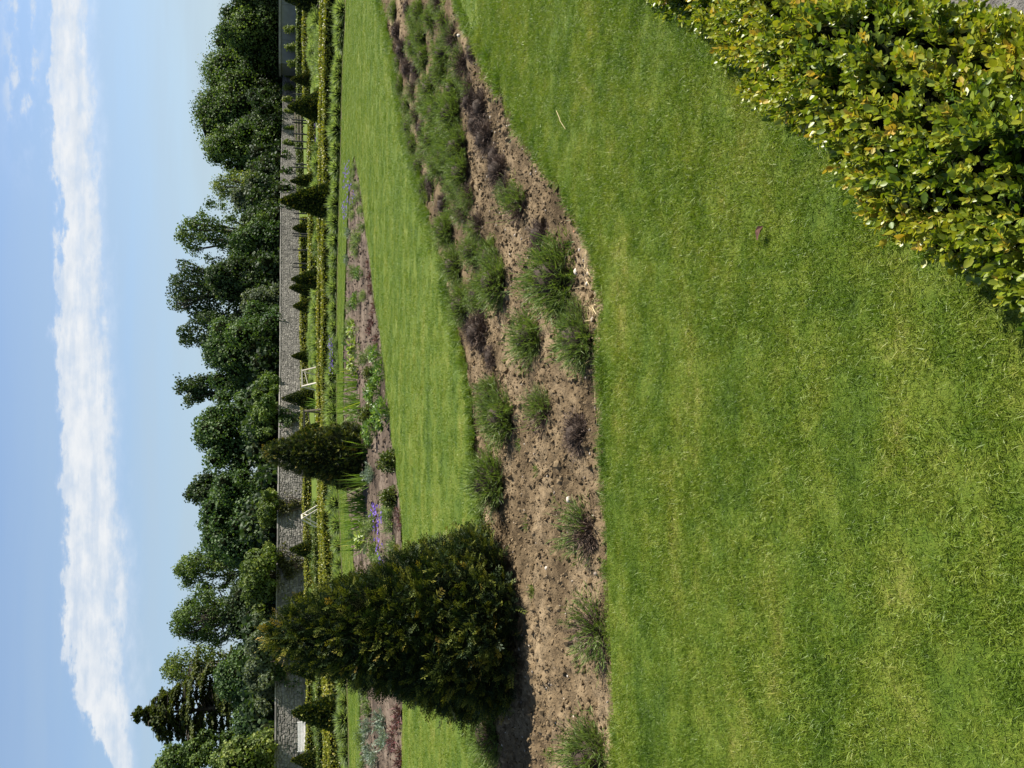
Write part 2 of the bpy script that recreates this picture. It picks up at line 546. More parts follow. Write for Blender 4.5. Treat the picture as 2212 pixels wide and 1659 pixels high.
M['t_chest'] = treem('chestnut_foliage', (0.012, 0.030, 0.008), (0.036, 0.070, 0.020), (0.075, 0.115, 0.034))
M['t_green'] = treem('broadleaf_foliage', (0.014, 0.030, 0.007), (0.046, 0.080, 0.018), (0.098, 0.138, 0.032))
M['t_light'] = treem('light_foliage', (0.030, 0.050, 0.010), (0.085, 0.120, 0.028), (0.17, 0.19, 0.05))
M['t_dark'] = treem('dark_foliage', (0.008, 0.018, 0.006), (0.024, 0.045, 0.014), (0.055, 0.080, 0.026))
M['t_cedar'] = treem('cedar_foliage', (0.012, 0.020, 0.006), (0.040, 0.054, 0.014), (0.090, 0.098, 0.026))
M['t_grey'] = treem('grey_green_foliage', (0.020, 0.032, 0.018), (0.055, 0.075, 0.042), (0.10, 0.12, 0.075))
M['t_brown'] = treem('olive_brown_foliage', (0.016, 0.020, 0.008), (0.042, 0.044, 0.020), (0.075, 0.075, 0.034))
M['wall'] = solid_mat('wall_mortar', [(0.3, (0.070, 0.062, 0.052)), (0.7, (0.125, 0.113, 0.097))], nscale=1.6, detail=6, bump=0.5, bscale=9)
M['wstone'] = solid_mat('wall_stone', [(0.15, (0.072, 0.066, 0.058)), (0.5, (0.132, 0.121, 0.107)), (0.85, (0.225, 0.207, 0.182))], nscale=1.2, use_tint=0.55, bump=0.4, bscale=10)
M['coping'] = solid_mat('coping_stone', [(0.3, (0.14, 0.13, 0.12)), (0.7, (0.27, 0.25, 0.23))], nscale=2.0, use_tint=0.4)
M['render'] = solid_mat('grey_render', [(0.3, (0.105, 0.105, 0.115)), (0.7, (0.165, 0.165, 0.175))], nscale=0.6, detail=5, bump=0.2, bscale=6)
M['wood'] = solid_mat('weathered_wood', [(0.3, (0.34, 0.30, 0.24)), (0.7, (0.56, 0.51, 0.42))], nscale=12, use_tint=0.4)
M['brownwood'] = solid_mat('brown_wood', [(0.3, (0.085, 0.068, 0.048)), (0.7, (0.19, 0.155, 0.11))], nscale=9, use_tint=0.4)
M['post'] = solid_mat('dark_post', [(0.3, (0.016, 0.016, 0.018)), (0.7, (0.038, 0.036, 0.036))], nscale=9)
M['paint'] = solid_mat('cream_paint', [(0.3, (0.60, 0.57, 0.52)), (0.7, (0.78, 0.75, 0.70))], nscale=6, rough=0.5)
M['gravel'] = solid_mat('gravel', [(0.3, (0.075, 0.070, 0.064)), (0.7, (0.17, 0.16, 0.148))], nscale=40, bump=0.8, bscale=90, use_tint=0.8)
M['chip'] = solid_mat('chippings', [(0.3, (0.09, 0.085, 0.08)), (0.7, (0.24, 0.225, 0.21))], nscale=60, use_tint=0.9)
M['deadleaf'] = solid_mat('dead_leaf', [(0.3, (0.04, 0.018, 0.012)), (0.7, (0.10, 0.045, 0.028))], nscale=60)

# ------------------------------------------------------------------ beds and lawn
NEAR1 = [(640, -1300), (800, -620), (880, -320), (935, -130), (985, 0), (1006, 50), (1040, 110), (1080, 190), (1120, 260), (1160, 322), (1200, 388), (1236, 440), (1265, 500),
         (1286, 560), (1298, 620), (1301, 690), (1294, 760), (1297, 850), (1304, 1000), (1312, 1200), (1320, 1400), (1328, 1659), (1334, 1950)]
FAR1 = [(720, -1300), (770, -500), (800, -150), (817, 0), (829, 50), (846, 130), (859, 220), (871, 290), (889, 350), (906, 420), (926, 500), (946, 560), (962, 640), (976, 700), (994, 760),
        (1005, 830), (1012, 900), (1020, 1000), (1029, 1080), (1037, 1150), (1041, 1300), (1045, 1659), (1048, 1950)]
NEAR1 = NEAR1[2:]
FAR1 = FAR1[1:]
e1 = smooth_line([gp(*p)[:2] for p in NEAR1], 4)
f1 = smooth_line([gp(*p)[:2] for p in FAR1], 4)
def wob(L, a, seed):
    t = np.linalg.norm(np.diff(L, axis=0), axis=1).cumsum()
    t = np.concatenate([[0], t])
    o = L.copy()
    o[:, 1] += (vnoise(t * 5, t * 0 + seed, 1) - 0.5) * a
    o[:, 0] += (vnoise(t * 4, t * 0 + seed + 9, 2) - 0.5) * a
    return o
def dense(L, step):
    seg = np.linalg.norm(np.diff(L, axis=0), axis=1)
    t = np.concatenate([[0], seg.cumsum()])
    n_ = max(2, int(t[-1] / step))
    u = np.linspace(0, t[-1], n_)
    return np.stack([np.interp(u, t, L[:, 0]), np.interp(u, t, L[:, 1])], 1)
e1 = wob(dense(e1, 0.12), 0.05, 1)
f1 = wob(dense(f1, 0.15), 0.05, 2)
BED1 = np.vstack([e1, f1[::-1]])
NEAR2 = [(766, 332), (774, 377), (780, 418), (786, 460), (792, 512), (800, 567), (806, 626), (815, 678), (824, 750), (831, 821), (840, 890), (848, 970), (858, 1041), (866, 1102), (870, 1186), (870, 1400), (869, 1659), (868, 2000)]
FAR2 = [(766, 332), (760, 352), (754, 383), (750, 465), (748, 516), (745.5, 597), (743, 678), (741, 760), (740, 860), (742, 950), (745.5, 1050), (751, 1110), (759, 1168), (768, 1330), (775, 1512), (779, 1659), (786, 2000)]
e2 = dense(smooth_line([gp(*p)[:2] for p in NEAR2], 3), 0.3)
f2 = dense(smooth_line([gp(*p)[:2] for p in FAR2], 3), 0.3)
BED2 = np.vstack([e2, f2[::-1][:-1]])

base_g = MB()
base_g.add([(-900, -300, -0.12), (900, -300, -0.12), (900, 1500, -0.12), (-900, 1500, -0.12)], [(0, 1, 2, 3)])
tag(base_g.obj('ground', M['soil_dark']), 'bare earth underlying the whole garden', 'ground', kind='structure')

def lawn_sheet():
    out = np.array([(-400, -60), (400, -60), (400, 700), (-400, 700)], float)
    pts, edges, holes = [], [], []
    for P in (out, BED1, BED2):
        b0 = len(pts)
        pts += [tuple(p) for p in P]
        edges += [(b0 + i, b0 + (i + 1) % len(P)) for i in range(len(P))]
    r = delaunay_2d_cdt([Vector(p) for p in pts], edges, [], 0, 1e-6)
    V = np.array([v[:] for v in r[0]])
    F = np.array([f for f in r[2] if len(f) == 3])
    c_ = V[F].mean(axis=1)
    keep = ~inside(BED1, c_[:, 0], c_[:, 1]) & ~inside(BED2, c_[:, 0], c_[:, 1])
    F = F[keep]
    # make every face look up
    a, b, c3 = V[F[:, 0]], V[F[:, 1]], V[F[:, 2]]
    s = (b[:, 0] - a[:, 0]) * (c3[:, 1] - a[:, 1]) - (b[:, 1] - a[:, 1]) * (c3[:, 0] - a[:, 0])
    F[s < 0] = F[s < 0][:, ::-1]
    mb = MB()
    mb.add(np.column_stack([V, np.zeros(len(V))]), F)
    for P in (BED1, BED2):          # the cut turf edge down into the beds
        n_ = len(P)
        top = np.column_stack([P, np.zeros(n_)]); bot = np.column_stack([P, np.full(n_, -0.11)])
        mb.add(np.vstack([top, bot]), [(i, (i + 1) % n_, n_ + (i + 1) % n_, n_ + i) for i in range(n_)])
    return mb.obj('lawn', M['turf'])
tag(lawn_sheet(), 'mown green lawn around the flower beds', 'lawn', kind='structure')

def soil_z(x, y, base, amp):
    z = base + amp * ((vnoise(x * 2.1, y * 2.1, 1) - 0.5) * 0.8 + (vnoise(x * 7, y * 7, 2) - 0.5) * 1.0 + (vnoise(x * 19, y * 19, 3) - 0.5) * 0.95 + (vnoise(x * 43, y * 43, 4) - 0.5) * 0.55)
    return np.clip(z, -0.1, -0.006) if base < -0.02 else z

def z1(x, y):
    return soil_z(np.asarray(x, float), np.asarray(y, float), -0.042, 0.034)

def z2(x, y):
    return soil_z(np.asarray(x, float), np.asarray(y, float), -0.040, 0.030)

def soil_grid(mb, poly, x0, x1, y0, y1, dx, dy, zf, grow):
    xs = np.arange(x0, x1, dx); ys = np.arange(y0, y1, dy)
    X, Y = np.meshgrid(xs, ys)
    Z = zf(X, Y)
    nx = len(xs)
    I = np.arange(len(ys) - 1)[:, None] * nx + np.arange(nx - 1)[None]
    cx, cy = X[:-1, :-1] + dx / 2, Y[:-1, :-1] + dy / 2
    ok = np.zeros(cx.shape, bool)
    for ox, oy in ((0, 0), (grow, 0), (-grow, 0), (0, grow), (0, -grow)):
        ok |= inside(poly, cx + ox, cy + oy)
    P = np.stack([X, Y, Z], 2).reshape(-1, 3)
    vis = in_view(np.stack([cx, cy, cx * 0], 2), 160)
    ok &= vis
    I = I[ok]
    F = np.stack([I, I + 1, I + 1 + nx, I + nx], 1)
    used, inv = np.unique(F, return_inverse=True)
    P2 = P[used]
    t = np.clip(0.5 + (vnoise(P2[:, 0] * 1.7, P2[:, 1] * 2.3, 7) - 0.5) * 1.1 + (vnoise(P2[:, 0] * 30, P2[:, 1] * 30, 8) - 0.5) * 0.4, 0, 1)
    mb.add(P2, inv.reshape(-1, 4), t)

s1 = MB()
soil_grid(s1, BED1, -4.5, 4.6, 3.7, 7.62, 0.016, 0.014, z1, 0.06)
soil_grid(s1, BED1, -6, 16, 7.6, 26, 0.04, 0.03, z1, 0.08)
tag(s1.obj('bed_soil', M['soil'], smooth=True), 'dug brown soil of the near lavender bed', 'soil', kind='structure')
s2 = MB()
soil_grid(s2, BED2, -13, 9, 13, 28, 0.07, 0.06, z2, 0.08)
tag(s2.obj('bed_soil', M['soil_dark'], smooth=True), 'dark soil of the wedge-shaped far bed', 'soil', kind='structure')

# ------------------------------------------------------------------ instanced ground cover (stuff)
def instancer(name, pts, rot, scl, protos, kind_label, cat):
    coll = bpy.data.collections.new(name + '_pieces')
    for i, me in enumerate(protos):
        coll.objects.link(bpy.data.objects.new(f'{name}_piece', me))
    me = bpy.data.meshes.new(name)
    N = len(pts)
    me.vertices.add(N)
    me.vertices.foreach_set('co', np.asarray(pts, np.float32).ravel())
    for an, ty, arr, key in (('rot', 'FLOAT_VECTOR', rot, 'vector'), ('scl', 'FLOAT', scl, 'value'), ('pid', 'INT', rng.integers(0, len(protos), N).astype(np.int32), 'value')):
        a = me.attributes.new(an, ty, 'POINT')
        a.data.foreach_set(key, np.asarray(arr, np.int32 if ty == 'INT' else np.float32).ravel())
    o = link(name, me)
    tree = bpy.data.node_groups.new(name + '_scatter', 'GeometryNodeTree')
    tree.interface.new_socket('Geometry', in_out='INPUT', socket_type='NodeSocketGeometry')
    tree.interface.new_socket('Geometry', in_out='OUTPUT', socket_type='NodeSocketGeometry')
    g = NT(tree)
    gi, go = g.n('NodeGroupInput'), g.n('NodeGroupOutput')
    ci = g.n('GeometryNodeCollectionInfo')
    ci.inputs['Collection'].default_value = coll
    ci.inputs['Separate Children'].default_value = True
    ci.inputs['Reset Children'].default_value = True
    ip = g.n('GeometryNodeInstanceOnPoints')
    ip.inputs['Pick Instance'].default_value = True
    def na(an, ty):
        x = g.n('GeometryNodeInputNamedAttribute', data_type=ty)
        x.inputs['Name'].default_value = an
        return x.outputs['Attribute']
    er = g.n('FunctionNodeEulerToRotation')
    g.put(er.inputs[0], na('rot', 'FLOAT_VECTOR'))
    g.put(ip.inputs['Points'], gi.outputs[0])
    g.put(ip.inputs['Instance'], ci.outputs[0])
    g.put(ip.inputs['Instance Index'], na('pid', 'INT'))
    g.put(ip.inputs['Rotation'], er.outputs[0])
    g.put(ip.inputs['Scale'], na('scl', 'FLOAT'))
    g.put(go.inputs[0], ip.outputs[0])
    md = o.modifiers.new('scatter', 'NODES')
    md.node_group = tree
    return tag(o, kind_label, cat, kind='stuff')

def grass_patch(seed, n_, rad, h0, h1, wd, lean, mat, segs=2):
    mb = MB()
    a = rng.uniform(0, 2 * math.pi, n_); r = rad * np.sqrt(rng.uniform(0, 1, n_))
    base = np.column_stack([r * np.cos(a), r * np.sin(a), np.full(n_, -0.003)])
    th = rng.uniform(0.1, lean, n_); ph = rng.uniform(0, 2 * math.pi, n_)
    d = np.column_stack([np.sin(th) * np.cos(ph), np.sin(th) * np.sin(ph), np.cos(th)])
    tint = np.clip(rng.normal(0.5, 0.22, n_), 0, 1)
    dry = rng.uniform(size=n_) < 0.045
    tint[dry] = rng.uniform(1.0, 1.5, dry.sum()).clip(0, 1)
    blades(mb, base, d, rng.uniform(h0, h1, n_), rng.uniform(0.6, 1.2, n_) * wd, rng.uniform(0.1, 0.6, n_), tint, segs=segs, tgrad=0.25)
    return mb.mesh('grass_tuft', mat)

def scatter_lawn(x0, x1, y0, y1, dens, keepf=None):
    n_ = int((x1 - x0) * (y1 - y0) * dens)
    st = 1 / math.sqrt(dens)
    x, y = np.meshgrid(np.arange(x0, x1, st), np.arange(y0, y1, st))
    x = x.ravel() + rng.uniform(-0.5, 0.5, x.size) * st; y = y.ravel() + rng.uniform(-0.5, 0.5, y.size) * st
    P = np.column_stack([x, y, np.zeros(len(x))])
    ok = in_view(P, 130) & ~inside(BED1, x, y) & ~inside(BED2, x, y)
    if keepf is not None:
        ok &= keepf(x, y)
    return P[ok]

near = scatter_lawn(-3.6, 4.2, 0.9, 7.5, 150, lambda x, y: (x + 0.235) * 0.789 - (y - 0.965) * 0.614 < 0.3)
protos = [grass_patch(i, 430, 0.10, 0.013, 0.036, 0.0028, 1.35, M['grass']) for i in range(6)]
n_ = len(near)
instancer('grass', near, np.column_stack([rng.normal(0, 0.05, n_), rng.normal(0, 0.05, n_), rng.uniform(0, 6.28, n_)]), rng.uniform(0.7, 1.15, n_) * (0.85 + 0.5 * vnoise(near[:, 0] * 2.2, near[:, 1] * 2.2, 5)), protos,
          'short mown grass of the lawn nearest the camera', 'grass')
far = scatter_lawn(-17, 17, 5.5, 42, 30)
protos = [grass_patch(20 + i, 260, 0.19, 0.018, 0.034, 0.008, 1.2, M['grass'], segs=1) for i in range(5)]
n_ = len(far)
instancer('grass', far, np.column_stack([rng.normal(0, 0.04, n_), rng.normal(0, 0.04, n_), rng.uniform(0, 6.28, n_)]), rng.uniform(0.7, 1.1, n_), protos,
          'short mown grass of the lawn strip beyond the near bed', 'grass')

def edge_tufts(L, per_m, spread, side):
    t = np.concatenate([[0], np.linalg.norm(np.diff(L, axis=0), axis=1).cumsum()])
    n_ = int(t[-1] * per_m)
    u = rng.uniform(0, t[-1], n_)
    u = u[vnoise(u * 1.7, u * 0 + side, 31) > 0.33]
    x = np.interp(u, t, L[:, 0]) + rng.normal(0, spread, len(u)); y = np.interp(u, t, L[:, 1]) + rng.normal(0, spread, len(u))
    P = np.column_stack([x, y, np.full(len(u), -0.004)])
    return P[in_view(P, 100)]
wd0_ = rng.uniform(size=(900, 2)) * np.array((14, 14)) + np.array((-5, 4.2))
wd0_ = wd0_[inside(BED1, wd0_[:, 0], wd0_[:, 1]) & (vnoise(wd0_[:, 0] * 1.3, wd0_[:, 1] * 1.3, 44) > 0.62)]
wd0_ = np.column_stack([wd0_, z1(wd0_[:, 0], wd0_[:, 1])])
ed = np.vstack([wd0_, edge_tufts(f1[: int(len(f1) * 0.8)], 30, 0.10, 5), edge_tufts(e1, 26, 0.022, 1), edge_tufts(f1, 26, 0.035, 2), edge_tufts(f1, 14, 0.05, 3)])
protos = [grass_patch(40 + i, 60, 0.045, 0.035, 0.085, 0.0042, 1.0, M['grass_lush']) for i in range(4)]
n_ = len(ed)
instancer('grass', ed, np.column_stack([rng.normal(0, 0.1, n_), rng.normal(0, 0.1, n_), rng.uniform(0, 6.28, n_)]), rng.uniform(0.6, 1.25, n_) * np.where(ed[:, 1] > 6, 1.5, 1.0), protos,
          'longer uncut grass fringing the soil edges', 'grass')

def rock_protos(n_, mat, flat=0.7, sub=ICO1):
    out = []
    for i in range(n_):
        V = lump(sub[0], 100 + i, 0.28, 1.9) * np.array((1, rng.uniform(0.65, 0.95), flat * rng.uniform(0.7, 1.1)))
        out.append(MB().add(V, sub[1], rng.uniform(0.36, 0.72)).mesh('clod', mat, smooth=False))
    return out

def scatter_bed(poly, x0, x1, y0, y1, n_, zf):
    x = rng.uniform(x0, x1, n_); y = rng.uniform(y0, y1, n_)
    ok = inside(poly, x, y)
    x, y = x[ok], y[ok]
    P = np.column_stack([x, y, zf(x, y)])
    return P[in_view(P, 60)]
cl1 = scatter_bed(BED1, -4.5, 4.5, 3.8, 8, 42000, z1)
s_ = np.clip(rng.lognormal(math.log(0.0056), 0.62, len(cl1)), 0.0028, 0.032)
cl1[:, 2] += s_ * 0.25
instancer('soil_clods', cl1, rng.uniform(0, 6.28, (len(cl1), 3)), s_, rock_protos(7, M['clod'], 0.8), 'crumbled clods of soil over the near bed', 'soil')
cl1b = scatter_bed(BED1, -6, 14, 7.3, 24, 26000, z1)
s_ = np.clip(rng.lognormal(math.log(0.014), 0.5, len(cl1b)), 0.005, 0.05)
instancer('soil_clods', cl1b, rng.uniform(0, 6.28, (len(cl1b), 3)), s_, rock_protos(5, M['clod'], 0.8), 'clods of soil in the far end of the near bed', 'soil')
cl2 = scatter_bed(BED2, -13, 9, 13, 28, 9000, z2)
s_ = np.clip(rng.lognormal(math.log(0.022), 0.5, len(cl2)), 0.008, 0.07)
instancer('soil_clods', cl2, rng.uniform(0, 6.28, (len(cl2), 3)), s_, rock_protos(5, M['clod_dark'], 0.8), 'clods of soil in the wedge-shaped far bed', 'soil')
grit = scatter_bed(BED1, -4.5, 8, 3.8, 12, 5200, z1)
# more grit towards the near edge of the bed
dE = np.min(np.linalg.norm(grit[:, None, :2] - e1[None, ::3], axis=2), axis=1)
grit = grit[rng.uniform(size=len(grit)) < np.clip(0.18 + 0.8 * np.exp(-dE / 0.18), 0, 1)]
s_ = np.clip(rng.lognormal(math.log(0.006), 0.4, len(grit)), 0.003, 0.014)
grit[:, 2] += s_ * 0.4
instancer('gravel', grit, rng.uniform(0, 6.28, (len(grit), 3)), s_, rock_protos(6, M['grit'], 0.6), 'fine pale grit lying on the soil', 'gravel')

# ------------------------------------------------------------------ garden wall
WALLPX = [(673.5, 1760), (670, 1480), (661, 1000), (654.5, 800), (649.5, 600), (646, 440), (642.5, 330), (640.5, 235), (639.5, 150)]
wallp = smooth_line([gp(*p)[:2] for p in WALLPX], 3)
WTOP = [(1760, 592.5), (1450, 594.5), (1000, 601), (800, 604), (600, 605), (440, 606), (353, 607), (294, 609), (235, 611), (175, 611), (163, 611), (152, 616.5), (100, 617)]
def wall_h(p):
    _, Y = proj(np.array((p[0], p[1], 0.0)))
    ty = np.array(WTOP)[::-1]
    X = np.interp(Y, ty[:, 0], ty[:, 1])
    return at(X, Y, p[1])[2]
wl = dense(wallp, 0.6)
wz = np.array([wall_h(p) for p in wl])
wd_ = unit(np.gradient(wl, axis=0))
wn = np.column_stack([wd_[:, 1], -wd_[:, 0]])          # towards the camera
wn[(wn * wl).sum(1) > 0] *= -1
wall = thing('garden_wall', 'long grey rubble stone wall closing the garden below the trees', 'wall', (0, 0, 0))
mb = MB()
n_ = len(wl)
fr, bk = wl, wl - wn * 0.45
V = np.vstack([np.column_stack([fr, np.full(n_, -0.1)]), np.column_stack([fr, wz - 0.06]), np.column_stack([bk, wz - 0.06]), np.column_stack([bk, np.full(n_, -0.1)])])
F = [(k_ * n_ + i, k_ * n_ + i + 1, ((k_ + 1) % 4) * n_ + i + 1, ((k_ + 1) % 4) * n_ + i) for k_ in range(3) for i in range(n_ - 1)]
F += [(0, n_, 2 * n_, 3 * n_), (n_ - 1, 2 * n_ - 1, 3 * n_ - 1, 4 * n_ - 1)]
mb.add(V, F)
mb.obj('wall_core', M['wall'], wall)
cop = MB()
for i in range(0, n_ - 1, 2):
    a, b = wl[i], wl[min(i + 2, n_ - 1)]
    z = (wz[i] + wz[min(i + 2, n_ - 1)]) / 2
    d = unit(b - a); nn = wn[i]
    L = np.linalg.norm(b - a) - 0.02
    cc = (a + b) / 2 - nn * 0.225
    box(cop, (cc[0], cc[1], z - 0.02 + random.uniform(-0.012, 0.012)), (L, 0.60, 0.10), math.atan2(d[1], d[0]), random.random())
tag(cop.obj('coping', M['coping'], wall), kind='stuff')
# rubble stones on the face: the ones at the near (left) end singly, the rest joined
tl = np.concatenate([[0], np.linalg.norm(np.diff(wl, axis=0), axis=1).cumsum()])
stones = []
z = 0.0
while z < 3.2:
    hh = random.uniform(0.11, 0.21)
    u = -random.uniform(0, 0.3)
    while u < tl[-1]:
        L = random.choice((random.uniform(0.12, 0.25), random.uniform(0.18, 0.42)))
        stones.append((u + L / 2, z + hh / 2 + random.uniform(-0.05, 0.05), L - 0.02, (hh - 0.02) * random.uniform(0.75, 1.3)))
        u += L
    z += hh
def stone_VF(L, hh, dp):
    V = np.array([(-1, 0, -1), (1, 0, -1), (1, 0, 1), (-1, 0, 1), (-0.78, 1, -0.74), (0.78, 1, -0.74), (0.78, 1, 0.74), (-0.78, 1, 0.74)], float)
    V += rng.normal(0, 0.17, V.shape) * np.array((1, 0.15, 1))
    return V * np.array((L / 2, dp, hh / 2)), np.array([(4, 5, 6, 7), (0, 1, 5, 4), (1, 2, 6, 5), (2, 3, 7, 6), (3, 0, 4, 7)])
rest = MB()
kept = 0
stones.sort(key=lambda s: s[0])
sm = []
for i in range(10):
    V, F = stone_VF(1, 1, 1)
    sm.append(MB().add(V, F, rng.uniform(0, 1)).mesh('stone', M['wstone']))
for (u, z, L, hh) in stones:
    if u < 0 or u > tl[-1]: continue
    x, y = np.interp(u, tl, wl[:, 0]), np.interp(u, tl, wl[:, 1])
    if z + hh / 2 > np.interp(u, tl, wz) - 0.09: continue
    i = min(int(np.searchsorted(tl, u)), n_ - 1)
    nn, d = wn[i], wd_[i]
    if z < 0.12: continue
    X, Y = proj(np.array((x, y, z)))
    dp = random.uniform(0.02, 0.055)
    Rm = np.column_stack([np.array((d[0], d[1], 0)), np.array((nn[0], nn[1], 0)), np.array((0, 0, 1.0))])
    if kept < 300 and Y < 1659 and z > 0.55:
        o = link('stone', random.choice(sm), wall)
        o.matrix_local = Matrix.Translation((x, y, z)) @ Matrix(Rm.tolist()).to_4x4() @ Matrix.Diagonal((L, dp, hh, 1))
        kept += 1
    elif Y < 1700 and Y > 100:
        V, F = stone_VF(L, hh, dp)
        rest.add(V @ Rm.T + np.array((x, y, z)), F, rng.uniform(0, 1))
tag(rest.obj('stonework', M['wstone'], wall), kind='stuff')

# grey rendered garden building where the wall ends
gb0, gb1 = gp(641, 139), gp(641.5, -90)
dpt = gb0[1]
gtop = at(606, 80, dpt)[2]
bld = thing('garden_building', 'low grey rendered building with a stone coping at the wall end', 'building', (0, 0, 0))
x0, x1 = gb0[0], gb1[0]
mb = MB(); box(mb, ((x0 + x1) / 2, dpt + 3, gtop / 2 - 0.1), (x1 - x0, 6, gtop))
mb.obj('wall', M['render'], bld)
mb = MB(); box(mb, ((x0 + x1) / 2, dpt + 3, gtop + 0.12), (x1 - x0 + 0.4, 6.4, 0.34))
mb.obj('coping', M['coping'], bld)
for u in (0.25, 0.62):
    mb = MB(); box(mb, (x0 + (x1 - x0) * u, dpt - 0.03, gtop / 2 - 0.1), (0.22, 0.1, gtop - 0.1))
    mb.obj('buttress', M['render'], bld)

# ------------------------------------------------------------------ trees beyond the wall
def lobes_crown(mb, core, C, rad, nl, lr, nleaf, lsize, flat=1.0, hang=0.0, seed=0, fill=0.8, gap=0.0, tint=0.45, tvar=0.2):
    """leafy lobes spread over an uneven crown"""
    C, rad = np.array(C, float), np.array(rad, float)
    hr_ = min(rad[0], 1.25 * rad[2])
    Lr = hr_ * rng.uniform(lr * 0.65, lr * 1.3, nl)
    tv = (np.arange(nl) + rng.uniform(0, 1, nl)) / nl          # 0 at the foot of the crown, 1 at its top
    pr = np.power(np.clip(1 - np.abs((tv - 0.40) / 0.63) ** 3.0, 0.0, 1), 0.5) * (0.86 + 0.26 * rng.uniform(-1, 1, nl))
    az = np.arange(nl) * 2.39996 + rng.normal(0, 0.5, nl)
    rr = np.maximum(pr - Lr / rad[0] * 0.85, 0.02) * np.sqrt(rng.uniform(0.35, 1, nl))
    rr = rr * (1 + 0.22 * np.sin(az * 2 + seed) * (tv > 0.3))
    P = np.column_stack([np.cos(az) * rr * rad[0], np.sin(az) * rr * rad[1], (tv * 2 - 1) * (rad[2] - Lr * flat * 0.95)]) + C
    wgt = Lr ** 2; wgt = wgt / wgt.sum()
    for i in range(nl):
        n_ = int(nleaf * wgt[i])
        if n_ < 3: continue
        u = rand_dir(n_)
        u[:, 2] += 0.25
        u = unit(u)
        shell = rng.uniform(0.72, 1.12, n_) if gap < 0.5 else rng.uniform(0.3, 1.2, n_)
        lumpy = 1 + 0.16 * np.sin(u @ rng.normal(size=3) * 5 + rng.uniform(0, 6))
        p = P[i] + u * (Lr[i] * shell * lumpy)[:, None] * np.array((1, 1, flat))
        p[:, 2] -= hang * rng.uniform(0, 1, n_) * Lr[i]
        nrm = unit(u + rng.normal(0, 0.55, (n_, 3)))
        dr = unit(np.cross(nrm, rand_dir(n_)) + np.array((0, 0, -0.35)))
        ti = np.clip(rng.normal(tint + rng.normal(0, 0.12), tvar, n_), 0, 1)
        mb.stamp(LEAF4, p - dr * lsize * 0.5, frames(dr, nrm), lsize * rng.uniform(0.6, 1.35, n_), ti)
        if core is not None and gap < 0.3:
            core.add(P[i] + lump(ICO1[0], seed * 50 + i, 0.2) * Lr[i] * 0.66 * np.array((1, 1, flat)), ICO1[1])
    return P, Lr

